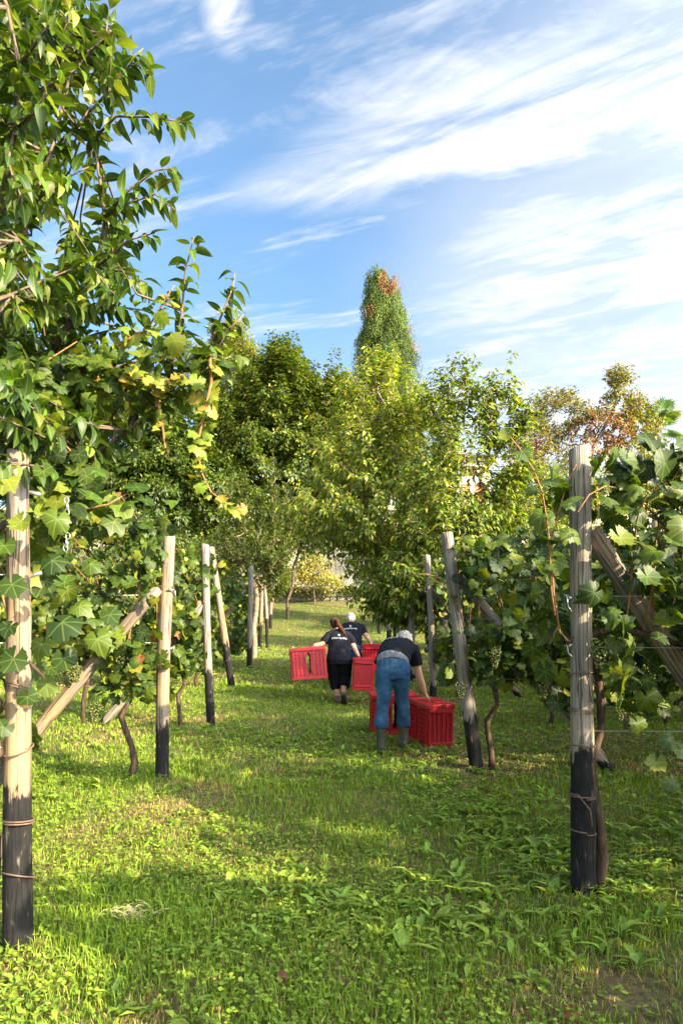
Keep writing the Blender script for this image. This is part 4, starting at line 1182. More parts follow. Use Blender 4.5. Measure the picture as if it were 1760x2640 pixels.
# --- vine that has climbed into the cherry, with yellow shoots and one long hanging runner
def build_climber():
    g = random.Random(33); base = Vector((-2.3, 4.35, gzf(-2.3, 4.35)))
    root = empty('climbing_vine', base, 'yellowing vine sprawling through the cherry with one long hanging runner', 'grape vine')
    canes = [
        ([(-40, 1330, 4.3), (60, 1120, 4.1), (160, 1000, 4.0), (260, 960, 3.95), (360, 930, 3.9), (480, 905, 3.85), (570, 930, 3.8)], .13, 0),
        ([(160, 1000, 4.0), (280, 900, 3.95), (380, 850, 3.9), (415, 790, 3.85), (450, 735, 3.8)], .11, 1),
        ([(260, 960, 3.95), (340, 975, 3.85), (420, 985, 3.8), (490, 960, 3.75)], .10, 1),
        ([(540, 915, 3.8), (545, 985, 3.8), (530, 1050, 3.8), (512, 1130, 3.8), (515, 1210, 3.8), (545, 1270, 3.78), (600, 1310, 3.75), (640, 1305, 3.72)], .10, 2),
        ([(400, 1000, 3.9), (418, 1090, 3.9), (425, 1150, 3.9), (440, 1190, 3.9)], .07, 1),
        ([(60, 1120, 4.1), (40, 1040, 4.0), (90, 950, 3.9), (200, 880, 3.9)], .13, 0),
        ([(160, 1000, 4.0), (120, 1100, 3.7), (200, 1180, 3.6), (230, 1290, 3.6)], .13, 0),
        ([(20, 1180, 4.1), (110, 1240, 3.6), (190, 1320, 3.5), (280, 1300, 3.5), (350, 1260, 3.6)], .12, 0),
    ]
    wm = MB(); G = ([], [], [], []); Y = ([], [], [], []); c = base
    wm.tube([(0, 0, -.05), (.03, .02, .7), P(-40, 1330, 4.3) - c], [.03, .025, .015], 7)
    for pts, size, kind in canes:
        pp = [P(*p) for p in pts]; n = len(pp)
        wm.tube([p - c for p in pp], [lerp(.010, .003, k / (n - 1)) for k in range(n)], 6)
        for k in range(n - 1):
            a, b = pp[k], pp[k + 1]; m = max(2, int((b - a).length / (.022 if kind else .016)))
            for q in range(m):
                p = a.lerp(b, (q + g.random()) / m) + (Vector((g.gauss(0, .10), g.gauss(0, .10), g.gauss(0, .06))) if not kind else Vector((g.gauss(0, .03), g.gauss(0, .03), g.gauss(0, .02))))
                T = Y if kind == 1 or (kind == 2) or g.random() < .03 else G
                T[0].append(p[:]); T[1].append((g.uniform(-.8, .8), g.uniform(-.7, .2), -g.uniform(.1, .9))); T[2].append((g.gauss(0, .35), -g.uniform(.1, .8), g.uniform(.3, 1)))
                T[3].append(size * g.uniform(.6, 1.15) * (1 - .35 * (k / n) if kind else 1))
    wm.build('canes', M['cane'], root, True)
    G = [np.array(x) for x in G]; Y = [np.array(x) for x in Y]
    ny = min(130, len(Y[0])); leaf_objects(root, vine_yellow, Y[0][:ny], Y[1][:ny], Y[2][:ny], Y[3][:ny])
    ng = min(170, len(G[0])); leaf_objects(root, vine_vars, G[0][:ng], G[1][:ng], G[2][:ng], G[3][:ng])
    pos, ax, nr, sz = [np.concatenate([G[i][ng:], Y[i][ny:]]) for i in range(4)]
    if len(pos):
        leaves_mesh('foliage', VT_lo, pos, ax, nr, sz, np.concatenate([pal(len(G[0]) - ng, VG, [3, 4, 4, 3, 3]), pal(len(Y[0]) - ny, VY + VG[4:], [2, 2, 2])]), M['vine'], root, 'stuff', base)


build_climber()

def kite(W, fold, droop):
    """the plainest leaf: two halves folded along the midrib"""
    return np.array([(0, 0, 0), (.42, W / 2, fold * W / 2 - droop * .2), (1, 0, -droop), (.42, -W / 2, fold * W / 2 - droop * .2)], float), (np.array([(0, 2, 1), (0, 3, 2)]), np.zeros((0, 4), int))


KITE = [kite(.56, .35, .1), kite(.48, .5, .3), kite(.6, .2, .2)]
KITE3 = [ovate(3, 0.42, d, f, .8, .03, .1) for d, f in ((.3, .3), (.5, .2), (.2, .5))]


def tpts(base, top, n=5, wob=.1, seed=0):
    g = random.Random(seed); b, t = Vector(base), Vector(top)
    return [b.lerp(t, k / n) + (Vector((g.gauss(0, wob), g.gauss(0, wob), 0)) if 0 < k else Vector((0, 0, -.1))) for k in range(n + 1)]


def gb(x, y): return Vector((x, y, gzf(x, y)))


def lobe(px, py, d, rx, ry, rz, n): return (P(px, py, d)[:], (rx, ry, rz), n)


# --- plum trees right of the lane
def villa_gap(t):
    """leave the crown thin where the villa shows through"""
    px = 880 + t[:, 0] / t[:, 1] * 1760; py = 1756 - (t[:, 2] - CAM_H) / t[:, 1] * 1760
    return ~((px > 1178) & (px < 1262) & (py > 1180) & (py < 1312)) | (rng.random(len(t)) < .75)


PLUM_C = [(0.095, 0.145, 0.013), (0.15, 0.20, 0.018), (0.22, 0.26, 0.028), (0.32, 0.32, 0.06), (0.058, 0.098, 0.012)]
plum_vars = leaf_variants('leaf', KITE3, [np.array(c) for c in PLUM_C], M['tree'], 9)
b = gb(1.62, 15.8)
tree('plum_tree', 'bright leafy plum tree leaning over the right side of the lane', b, [b + Vector((0, 0, -.1)), b + Vector((-.02, 0, 1.0)), P(1065, 1480, 15.6), P(1055, 1380, 15.4), P(1040, 1280, 15.3), P(1015, 1150, 15.2), P(990, 1040, 15.1)],
     [lobe(985, 1060, 15.2, .9, .9, 1.0, 70), lobe(930, 1190, 15.2, 1.1, 1.1, .9, 90), lobe(1060, 1180, 15.2, 1.1, 1.0, 1.1, 110), lobe(880, 1330, 15.2, 1.0, 1.0, .7, 80),
      lobe(1000, 1330, 15.0, 1.2, 1.1, .9, 110), lobe(1030, 1470, 15.2, 1.0, 1.0, .8, 110), lobe(970, 975, 15.2, .3, .3, .35, 14), lobe(930, 1400, 15.4, 1.0, .9, .35, 34)], 34, .06, .145, KITE3, PLUM_C, [3, 4, 5, 3, 1.5], flat=.4, shoot=(.75, 1.0),
     bark='bark_plum', seed=51, tipsfilter=villa_gap, droop=.55, along=.42, rt=.004, nobj=260, vars_=plum_vars)
b = gb(2.11, 13.6)
tree('plum_tree', 'darker plum tree with tall arching shoots in front of the villa', b, [b + Vector((0, 0, -.1)), P(1150, 1680, 13.6), P(1143, 1600, 13.6), P(1150, 1500, 13.6), P(1175, 1380, 13.6), P(1190, 1260, 13.6)],
     [lobe(1180, 1400, 13.6, .9, .8, .7, 90), lobe(1260, 1330, 13.8, .7, .8, .7, 60), lobe(1130, 1300, 13.4, .6, .7, .8, 60), lobe(1200, 1180, 13.6, .7, .6, .8, 36), lobe(1180, 1030, 13.6, .28, .3, .55, 20), lobe(1130, 1060, 13.6, .3, .3, .5, 16),
      lobe(1290, 1080, 13.6, .28, .3, .75, 24), lobe(1240, 1060, 13.6, .25, .3, .5, 14), lobe(1340, 1130, 13.6, .16, .2, .55, 12), lobe(1315, 1230, 13.6, .3, .4, .5, 24), lobe(1080, 1560, 13.9, .6, .7, .5, 90), lobe(1020, 1560, 14.2, .5, .7, .4, 60), lobe(1130, 1500, 13.6, .8, .8, .45, 60)], 30, .06, .145, KITE3, PLUM_C, [5, 4, 2, .7, 5], flat=.35, shoot=(.7, 1.3),
     bark='bark_plum', seed=52, tipsfilter=villa_gap, droop=.65, along=.42, rt=.0042, nobj=260, vars_=plum_vars)

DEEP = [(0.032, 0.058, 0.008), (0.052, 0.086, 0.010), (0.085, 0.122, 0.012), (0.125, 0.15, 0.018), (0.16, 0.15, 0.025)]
# unseen trees added beyond the right edge to keep the lane in shade
for k, (x, y, lab) in enumerate(((9.6, 1.7, 'lowest'), (9.4, 4.9, 'second'), (9.9, 8.0, 'third'), (9.6, 11.2, 'highest'))):
    b = gb(x, y)
    tree('added_shade_tree', '%s of four unseen trees added beyond the right edge to shade the lane' % lab, b, tpts(b, b + Vector((0, 0, 4.2)), 4, .08, 20 + k), [(tuple(b + Vector((0, 0, 4.5))), (1.9, 1.9, 1.9), 90), (tuple(b + Vector((0, 0, 3.2))), (1.6, 1.6, 1.0), 40)], 40, .28, .22, KITE, DEEP, [4, 5, 4, 1, .2], seed=90 + k, shoot=(.6, .5), along=.4, rt=.006, flat=.5, group='added shade trees outside the picture')

# --- big trees closing the lane on the left
b = gb(-3.4, 31.5)
tree('broad_tree', 'tall rounded dark green tree left of the lane end', b, tpts(b, P(690, 1120, 31.5), 6, .12, 1),
     [lobe(720, 1005, 31.5, 1.8, 2, 1.9, 110), lobe(610, 1105, 31.5, 1.8, 2, 1.8, 100), lobe(800, 1080, 31.5, 1.9, 2, 2.0, 110), lobe(690, 1200, 31.5, 3.0, 2.4, 2.0, 170), lobe(860, 1030, 31.5, 1.2, 1.3, 1.3, 50), lobe(860, 1230, 31, 1.6, 1.6, 1.6, 80),
      lobe(560, 1260, 31.5, 2.2, 2, 2.0, 120), lobe(700, 1100, 31.5, 2.4, 2.2, 2.2, 150), lobe(780, 1180, 31.5, 2.0, 2, 2.0, 110), lobe(730, 950, 31.5, .9, .9, .9, 30), lobe(820, 1330, 31, 1.6, 1.6, 1.0, 70), lobe(650, 1330, 31, 2.2, 1.6, 1.0, 80)], 84, .30, .22, KITE, DEEP, [3, 5, 5, 2.2, 1.0], seed=61, shoot=(1.1, .7), droop=.5, along=.6, shell=.25, rt=.006, flat=.4)
b = gb(-8.2, 29.5)
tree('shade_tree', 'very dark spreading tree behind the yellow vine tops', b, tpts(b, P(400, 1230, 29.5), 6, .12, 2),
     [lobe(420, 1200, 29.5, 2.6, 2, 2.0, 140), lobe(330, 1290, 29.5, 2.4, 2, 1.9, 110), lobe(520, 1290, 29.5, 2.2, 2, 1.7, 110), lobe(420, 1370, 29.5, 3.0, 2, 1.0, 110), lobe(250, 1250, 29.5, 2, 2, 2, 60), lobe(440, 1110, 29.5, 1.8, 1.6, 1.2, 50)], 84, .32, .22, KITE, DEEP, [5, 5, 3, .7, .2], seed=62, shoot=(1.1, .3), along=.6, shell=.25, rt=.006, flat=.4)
b = gb(-7.0, 40.8)
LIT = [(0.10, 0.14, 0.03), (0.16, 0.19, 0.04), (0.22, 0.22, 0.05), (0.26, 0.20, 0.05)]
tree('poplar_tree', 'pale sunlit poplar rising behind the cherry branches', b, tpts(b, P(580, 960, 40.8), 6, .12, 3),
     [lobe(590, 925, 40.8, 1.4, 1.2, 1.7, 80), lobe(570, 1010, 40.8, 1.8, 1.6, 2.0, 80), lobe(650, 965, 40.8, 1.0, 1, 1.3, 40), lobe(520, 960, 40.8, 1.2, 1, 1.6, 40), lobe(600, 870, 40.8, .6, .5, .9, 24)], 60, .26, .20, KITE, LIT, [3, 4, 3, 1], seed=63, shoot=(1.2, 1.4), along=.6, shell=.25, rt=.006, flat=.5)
b = gb(-1.0, 33.0)
tree('broad_tree', 'dark low tree overhanging the stone wall', b + Vector((-1.6, 0, 0)), tpts(b + Vector((-1.6, 0, 0)), P(770, 1380, 33), 5, .1, 5),
     [lobe(770, 1375, 33, 1.9, 1.4, .7, 70), lobe(880, 1350, 33, 1.4, 1.4, .8, 60), lobe(690, 1400, 33, 1.2, 1.4, .5, 36), lobe(900, 1250, 33, 1.6, 1.5, 1.4, 70)], 60, .36, .18, KITE, DEEP, [4, 5, 4, 1.5, .5], seed=64, along=.5, shell=.25, rt=.006, flat=.4)
# young pear with upright shoots
b = gb(-2.5, 19.6)
PEAR = [(0.055, 0.10, 0.02), (0.085, 0.13, 0.028), (0.13, 0.16, 0.04), (0.17, 0.16, 0.045)]
tree('pear_tree', 'young pear tree with straight upright shoots', b, tpts(b, P(655, 1500, 19.6), 5, .05, 4),
     [lobe(x, y, 19.6 + dd, .10, .12, h, n) for x, y, h, n, dd in ((600, 1300, .75, 20, .3), (632, 1310, .9, 22, -.2), (668, 1330, .8, 22, .2), (705, 1290, 1.1, 26, -.3), (730, 1330, .9, 20, .3), (585, 1370, .5, 16, .0), (755, 1380, .6, 16, .2))] +
     [lobe(650, 1470, 19.6, 1.1, .8, .7, 110), lobe(690, 1440, 19.6, .6, .6, .5, 50), lobe(560, 1450, 19.6, .7, .7, .5, 40), lobe(660, 1400, 19.6, 1.2, .6, .6, 60)], 26, .07, .115, KITE, PEAR, [4, 4, 3, 1], bark='bark_plum', seed=65, shoot=(.5, 1.8), droop=-.15, along=.3, rt=.005)
# undergrowth below the big trees
b = gb(-5.2, 27.5)
tree('hazel_bush', 'dark green bush under the big trees at the left side of the lane end', b, tpts(b, P(560, 1480, 27.5), 3, .05, 12), [lobe(560, 1450, 27.5, 1.6, 1.0, .9, 70), lobe(650, 1440, 27.8, 1.1, .9, .8, 50), lobe(690, 1500, 28, .5, .7, .8, 36), lobe(470, 1440, 27.5, 1.4, 1, .9, 50), lobe(600, 1540, 27.5, 1.3, .8, .7, 50)], 50, .2, .17, KITE, DEEP, [4, 5, 4, 1.5, .5], cat='bush', seed=68, shoot=(.7, .6), along=.4, rt=.006, flat=.4)
b = gb(-9.0, 24.5)
tree('laurel_bush', 'broad dark bush filling the gap behind the left vines', b, tpts(b, P(230, 1440, 24.5), 3, .05, 14), [lobe(230, 1400, 24.5, 1.9, 1.0, .9, 90), lobe(120, 1380, 24.5, 1.6, 1, 1.2, 70), lobe(340, 1420, 24.5, 1.4, 1, .8, 70), lobe(20, 1380, 24.5, 1.4, 1, 1.2, 50), lobe(420, 1450, 24.5, .9, 1, .6, 40)], 46, .2, .17, KITE, DEEP, [4, 5, 4, 1.5, .5], cat='bush', seed=70, shoot=(.7, .6), along=.4, rt=.006, flat=.4)
b = gb(1.9, 30.5)
tree('hazel_bush', 'dark leafy bush behind the plum trees at the right side of the lane end', b, tpts(b, P(1010, 1500, 30.5), 3, .05, 13), [lobe(1010, 1450, 30.5, .9, .9, .9, 60), lobe(1090, 1430, 30.5, 1.2, 1, 1.0, 70), lobe(1080, 1350, 30.5, 1.2, 1, 1.0, 60), lobe(1020, 1530, 30.5, .8, .8, .6, 40)], 50, .2, .17, KITE, DEEP, [4, 5, 4, 1.5, .5], cat='bush', seed=69, shoot=(.7, .6), along=.4, rt=.006, flat=.4)
# shrubs by the lane end
b = gb(-1.5, 38.6)
YEL = [(0.30, 0.26, 0.03), (0.22, 0.22, 0.03), (0.12, 0.15, 0.03)]
tree('yellow_shrub', 'yellow autumn shrub in front of the plaster wall', b, tpts(b, P(800, 1470, 38.6), 3, .05, 6), [lobe(800, 1460, 38.6, 1.0, .5, .8, 60), lobe(840, 1500, 38.6, .8, .5, .4, 30), lobe(760, 1490, 38.6, .8, .4, .6, 30)], 26, .24, .16, KITE, YEL, [4, 3, 2], cat='shrub', seed=66, along=.3, rt=.006, flat=.6)
b = gb(-3.3, 39.3)
tree('wall_ivy', 'ivy hanging over the low stone wall', Vector((-1.0, 39.85, gzf(-1, 39.8))), tpts((-1.0, 39.82, gzf(-1, 39.8)), (-1.0, 39.86, gzf(-1, 39.8) + .8), 3, .02, 7), [((-2.6, 39.7, gzf(-1, 39.8) + .6), (1.6, .2, .35), 60), ((-.6, 39.7, gzf(-1, 39.8) + .65), (1.4, .2, .35), 50), ((.9, 39.7, gzf(-1, 39.8) + .6), (.7, .2, .5), 36)], 12, .13, .13, KITE, YEL[1:] + DEEP[:2], [2, 4, 2, 1], cat='ivy', seed=67, along=.2, rt=.004, flat=.6)


# --- trees on the terrace at the right
def brown_right(pos, c):
    """dead brown twigs over the tree's right-hand heart"""
    ctr = np.array(P(1545, 1130, 36)); d = np.linalg.norm((pos - ctr) / np.array([1.4, 2.4, 1.1]), axis=1)
    k = (d + .35 * rng.standard_normal(len(pos)) < 1.0)
    c[k] = pal(int(k.sum()), [(0.20, 0.085, 0.04), (0.27, 0.13, 0.06), (0.13, 0.06, 0.035)], [3, 2, 2]); return c


OLIVE = [(0.12, 0.12, 0.03), (0.19, 0.17, 0.04), (0.08, 0.10, 0.03), (0.26, 0.20, 0.05)]
b = gb(11.9, 36.0)
tree('magnolia_tree', 'ragged olive-green tree with a dead brown heart and bare top spray', b, tpts(b, P(1530, 1160, 36), 6, .1, 8) + [P(1580, 1060, 36), P(1592, 1000, 36)],
     [lobe(1450, 1080, 36, 1.8, 1.4, .9, 60), lobe(1380, 1140, 36, 1.5, 1.4, .9, 50), lobe(1540, 1120, 36, 1.8, 1.4, 1.3, 90), lobe(1630, 1120, 36, 1.3, 1.2, 1.2, 46), lobe(1590, 980, 36, .55, .5, .5, 26), lobe(1585, 1040, 36, .8, .7, .5, 22), lobe(1440, 1035, 36, 1.3, 1, .35, 26), lobe(1420, 1190, 36, 1.8, 1.4, .7, 50), lobe(1640, 1050, 36, .6, .5, .5, 14)],
     34, .18, .19, KITE, OLIVE, [4, 4, 3, 1.4], seed=71, shoot=(.7, .7), along=.45, rt=.006, flat=.6, colfun=brown_right)
b = gb(9.0, 33.5)
tree('red_shrub', 'small dark red shrub at the edge of the ragged tree', b, tpts(b, P(1368, 1190, 33.5), 4, .06, 9), [lobe(1365, 1170, 33.5, .7, .6, .7, 46)], 16, .18, .13, KITE, [(0.12, 0.022, 0.025), (0.07, 0.02, 0.03)], [1, 1], cat='shrub', seed=72, along=.3, rt=.007)
b = gb(12.6, 24.5)
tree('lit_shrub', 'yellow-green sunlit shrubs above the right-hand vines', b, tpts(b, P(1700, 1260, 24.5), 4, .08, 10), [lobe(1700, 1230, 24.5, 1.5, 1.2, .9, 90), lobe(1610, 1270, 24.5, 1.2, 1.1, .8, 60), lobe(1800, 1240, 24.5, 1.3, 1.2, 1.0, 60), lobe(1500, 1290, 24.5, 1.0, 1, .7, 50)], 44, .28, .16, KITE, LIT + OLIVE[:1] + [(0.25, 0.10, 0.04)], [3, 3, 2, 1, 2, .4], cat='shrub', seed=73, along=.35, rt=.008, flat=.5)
b = gb(6.4, 21.0)
tree('lane_tree', 'mid-green bushy tree below the ragged tree', b, tpts(b, P(1370, 1330, 21), 4, .08, 11), [lobe(1360, 1290, 21, .9, 1, .9, 80), lobe(1440, 1300, 21, .9, 1, .8, 60), lobe(1290, 1350, 21, .7, .8, .6, 50), lobe(1390, 1400, 21, 1.5, 1.2, .7, 90), lobe(1240, 1440, 21, 1.0, 1, .5, 40)], 44, .14, .15, KITE, PLUM_C + OLIVE[:2], [3, 4, 3, 1, 3, 2, 1], seed=74, shoot=(.7, .7), tipsfilter=villa_gap, along=.35, rt=.007, flat=.4)


# --- cypress
def build_cypress():
    d = 50.0; g = np.random.default_rng(8); base = gb(3.9, 50.3)
    root = empty('cypress_tree', base, 'tall blunt-topped cypress with a browned tip', 'tree')
    prof_y = [690, 720, 760, 830, 900, 960, 1040, 1150, 1300, 1400]; left = [960, 949, 943, 938, 924, 919, 919, 925, 950, 960]; right = [1000, 1012, 1022, 1040, 1058, 1077, 1096, 1110, 1110, 1100]
    def axis(z):
        py = 1756 - (z - CAM_H) / d * 1760
        l = np.interp(py, prof_y, left); r = np.interp(py, prof_y, right)
        return ((l + r) / 2 - 880) / 1760 * d, (r - l) / 2 / 1760 * d
    z0, z1 = P(0, 1420, d).z, P(0, 700, d).z
    V = []; F = []; nr_, ns = 60, 40
    for k in range(nr_ + 1):
        z = lerp(z0, z1, k / nr_); cx, r = axis(z)
        for j in range(ns):
            a = 2 * PI * j / ns
            q = .66 + .2 * mnoise.noise(Vector((math.cos(a) * 2.2, math.sin(a) * 2.2, z * .45))) + .08 * mnoise.noise(Vector((math.cos(a) * 5, math.sin(a) * 5, z * .8)))
            rr = r * q * (1 if k < nr_ else .7); V.append((cx + rr * math.cos(a), d + rr * math.sin(a), z))
    for k in range(nr_):
        for j in range(ns): F.append((k * ns + j, k * ns + (j + 1) % ns, (k + 1) * ns + (j + 1) % ns, (k + 1) * ns + j))
    V = np.array(V); me = mesh_np('crown_core', V - np.array(base), np.array(F), np.tile((0.018, 0.034, 0.010), (len(V), 1))); link('crown_core', me, M['cypress'], root)
    MB().tube([(0, 0, -.1), (-.1, -.1, 3), (-.3, -.3, 9)], [.35, .3, .2], 8).build('trunk', M['bark'], root, True)
    # upswept flame-shaped plumes, each covered with small sprays
    n = 430; z = lerp(z0, z1 - 1.7, g.random(n) ** .8); a = g.uniform(PI, 2 * PI, n); a = np.where(g.random(n) < .35, g.uniform(0, PI, n), a)
    cx = np.zeros(n); r = np.zeros(n)
    for i in range(n): cx[i], r[i] = axis(z[i] + .8)
    outv = np.stack([np.cos(a), np.sin(a), np.zeros(n)], 1); p = np.stack([cx, np.full(n, d), z], 1) + outv * (r * g.uniform(.66, 1.0, n))[:, None]
    m = 310; idx = np.repeat(np.arange(n), m); N = len(idx); t = g.random(N); th = g.uniform(0, 2 * PI, N)
    Lp = g.uniform(.9, 2.2, n); Rp = g.uniform(.24, .62, n) * np.clip(r / 1.6, .6, 1.1)
    rad = Rp[idx] * np.sin(PI * np.clip(t, .02, .98) ** .65) ** .8; od = np.stack([np.cos(th), np.sin(th), np.zeros(N)], 1)
    pos = p[idx] + np.array([0, 0, 1.0]) * (t * Lp[idx])[:, None] + outv[idx] * (.12 * np.sin(PI * t))[:, None] + od * rad[:, None] + g.normal(0, .05, (N, 3))
    ax = norm(od * .5 + np.array([0, 0, 1.5]) + g.normal(0, .35, (N, 3))); nv = norm(od + g.normal(0, .45, (N, 3)))
    tone = g.uniform(.45, 1.35, n)[idx]
    col = pal(N, [(0.055, 0.085, 0.020), (0.080, 0.115, 0.024), (0.105, 0.14, 0.030)], [3, 3, 2], .15) * tone[:, None]
    brown = pal(N, [(0.13, 0.065, 0.026), (0.17, 0.095, 0.04), (0.09, 0.045, 0.022)], [2, 2, 1], .15)
    pp = pos; px = 880 + pp[:, 0] / pp[:, 1] * 1760; py = 1756 - (pp[:, 2] - CAM_H) / pp[:, 1] * 1760
    nzv = vnoise(px, py, .05, 3.0)
    dead = ((((px - 1000) / 22) ** 2 + ((py - 728) / 38) ** 2) < .75 + .5 * nzv) & (pp[:, 1] < d) | ((((px - 1074) / 12) ** 2 + ((py - 893) / 14) ** 2) < .4 + nzv) | ((((px - 955) / 8) ** 2 + ((py - 800) / 20) ** 2) < .3 + nzv)
    col[dead] = brown[dead]; col = np.minimum(col, .3)
    leaves_mesh('crown', [(np.array([(0, 0, 0), (.45, .24, .04), (1, 0, 0), (.5, -.24, .04)]), (np.zeros((0, 3), int), np.array([(0, 3, 2, 1)])))], pos, ax, nv, .108 * g.uniform(.6, 1.3, N), col, M['cypress'], root, 'stuff', base)
    tw = MB(); r_ = random.Random(3)
    for (x, y) in ((1012, 725), (1018, 745), (1022, 757), (945, 820), (960, 830), (1050, 865)):
        for q_ in range(5):
            s = P(x, y, d - 1.6) - base; e = s + Vector((r_.uniform(.1, .7) * (1 if x > 960 else -.5), r_.uniform(-.3, .1), r_.uniform(.3, 1.0)))
            tw.tube([s, (s + e) / 2 + Vector((.04, 0, .05)), e], [.022, .015, .006], 4)
    tw.build('dead_twigs', M['dead'], root)


build_cypress()


# --- fan palm on the terrace
def build_palm():
    d = 38.0; base = gb(17.2, d); root = empty('fan_palm', base, 'green fan palm rising at the right edge behind the ragged tree', 'palm tree')
    top = P(1690, 1100, d); g = random.Random(6)
    MB().tube([Vector((0, 0, -.2)), (top - base) * .5 + Vector((.1, 0, 0)), top - base], [.2, .18, .17], 10).build('trunk', M['bark'], root, True)
    for k in range(26):
        az = g.uniform(0, 2 * PI); el = g.uniform(-.5, 1.25); L_ = g.uniform(.7, 1.1)
        dv = Vector((math.cos(az) * math.cos(el), math.sin(az) * math.cos(el), math.sin(el)))
        a = top - base; c = a + dv * L_ + Vector((0, 0, -.1)); s = dv.cross(Vector((0, 0, 1))); s = s.normalized() if s.length > .1 else Vector((1, 0, 0)); up = s.cross(dv)
        fr = MB(); fr.tube([a, (a + c) / 2 + Vector((0, 0, .06)), c], [.018, .014, .012], 5)
        ns = 22
        for q in range(ns):
            w = lerp(-2.1, 2.1, q / (ns - 1)); l = .85 * (1 - .12 * abs(w)) * g.uniform(.92, 1.05)
            dd = dv * math.cos(w) + s * math.sin(w); e = c + dd * l + Vector((0, 0, -.22 * l)) ; md = c + dd * l * .55
            nn = dd.cross(up).normalized() * .045
            i = len(fr.v); fr.v += [tuple(c), tuple(md + nn), tuple(e), tuple(md - nn), tuple(md - up * .03)]; fr.f += [(i, i + 1, i + 4), (i, i + 4, i + 3), (i + 1, i + 2, i + 4), (i + 4, i + 2, i + 3)]
        me = fr.mesh('frond'); at = me.attributes.new('col', 'FLOAT_COLOR', 'POINT'); cc = g.choice([(0.05, 0.11, 0.03), (0.08, 0.15, 0.03), (0.13, 0.18, 0.04)])
        for x in at.data: x.color = (*cc, 1)
        link('frond', me, M['tree'], root)


build_palm()
#@@PART4
# ------------------------------------------------------------------ red harvest crates
def crate_meshes():
    L_, W, H, th = .60, .36, .53, .012
    hx, hy = L_ / 2 - .024, W / 2 - .022
    sh = MB()
    sh.box((-hx, -hy, 0), (hx, hy, th)).box((-hx, -hy, H - .02), (hx, hy, H - .008))
    for s in (-1, 1):
        a, b_ = sorted((s * hx, s * (hx - th)))
        sh.box((a, -hy + th + .0005, th + .0005), (b_, hy - th - .0005, H - .0205))
        a, b_ = sorted((s * hy, s * (hy - th)))
        # long side with an upright slot whose ends come to a point
        sw, z0, z1 = .032, .13, .40
        sh.box((-hx, a, th + .0005), (-sw, b_, H - .0205)).box((sw, a, th + .0005), (hx, b_, H - .0205))
        sh.prism([(-sw, th + .0005), (sw, th + .0005), (sw, z0), (0, z0 - .05), (-sw, z0)], a, b_)
        sh.prism([(-sw, z1), (0, z1 + .05), (sw, z1), (sw, H - .0205), (-sw, H - .0205)], a, b_)
    rims = []
    for z0, z1, o in ((H - .055, H, .024), (0.0, .05, .022)):
        rim = MB(); rims.append(rim)
        rim.box((-hx - o, -hy - o, z0), (hx + o, -hy + .001, z1)).box((-hx - o, hy - .001, z0), (hx + o, hy + o, z1))
        rim.box((-hx - o, -hy + .0012, z0), (-hx + .001, hy - .0012, z1)).box((hx - .001, -hy + .0012, z0), (hx + o, hy - .0012, z1))
    lips = []
    for s in (-1, 1):      # flared lips across the short ends
        for z0, z1 in ((H - .10, H - .0551), (.0501, .085)):
            x0, x1 = s * hx, s * (hx + .030)
            lip = MB(); lips.append(lip); lip.prism([(x0, z0 - .012), (x1, z0), (x1, z1), (x0, z1)] if s > 0 else [(x0, z1), (x1, z1), (x1, z0), (x0, z0 - .012)], -hy + .012, hy - .012)
    rs = MB(); res = []
    for s in (-1, 1):
        y0, y1 = sorted((s * hy, s * (hy + .019)))
        for x in (-.255, -.20, -.135, -.07, .07, .135, .20, .255): rs.box((x - .004, y0, .051), (x + .004, y1, H - .056))
        y0, y1 = sorted((s * hy, s * (hy + .0165)))
        for k in range(7):
            z = .105 + k * .053
            rs.box((-hx + .002, y0, z - .0045), (-.052, y1, z + .0045)).box((.052, y0, z - .0045), (hx - .002, y1, z + .0045))
        y0, y1 = sorted((s * hy, s * (hy + .021)))
        for q in (-1, 1): rs.prism([(q * .034, .13), (q * .052, .13), (q * .052, .40), (q * .034, .40)] if q > 0 else [(q * .034, .40), (q * .052, .40), (q * .052, .13), (q * .034, .13)], y0, y1)
        x0, x1 = sorted((s * hx, s * (hx + .019)))
        for y in (-.140, -.084, -.028, .028, .084, .140): res.append(MB().box((x0, y - .006, .086), (x1, y + .006, H - .113)))
    tops = []
    for x in (-.20, -.07, .07, .20): tops.append(MB()); tops[-1].box((x - .03, -hy + .004, H - .0078), (x + .03, hy - .004, H - .001))
    grip = MB().box((-.07, -.012, H - .007), (.07, .012, H + .014))
    out = [(n, m.mesh(n, M['red'])) for n, m in [('shell', sh), ('rim', rims[0]), ('foot_rim', rims[1]), ('rib_grid', rs), ('grip', grip)] + [('end_lip', q) for q in lips] + [('end_rib', q) for q in res] + [('top_slat', q) for q in tops]]
    lb = MB().box((hx + .0225, -hy + .03, .022), (hx + .0245, -hy + .075, .062)); out.append(('sticker', lb.mesh('sticker', M['white'])))
    return out


CR = crate_meshes()


def crate(center_bottom, yaw, label, tilt=(0, 0), sticker=False):
    root = empty('harvest_crate', center_bottom, label, 'crate', 'red harvest crates')
    root.rotation_euler = (tilt[0], tilt[1], yaw)
    for n, me in CR:
        if n == 'sticker' and not sticker: continue
        o = link(n, me, None, root)
        if n == 'rib_grid': o['kind'] = 'stuff'
        if n in ('shell', 'rim', 'foot_rim', 'end_lip'):
            m = o.modifiers.new('bevel', 'BEVEL'); m.width = .004 if n == 'shell' else .007; m.segments = 2; m.limit_method = 'ANGLE'
    return root


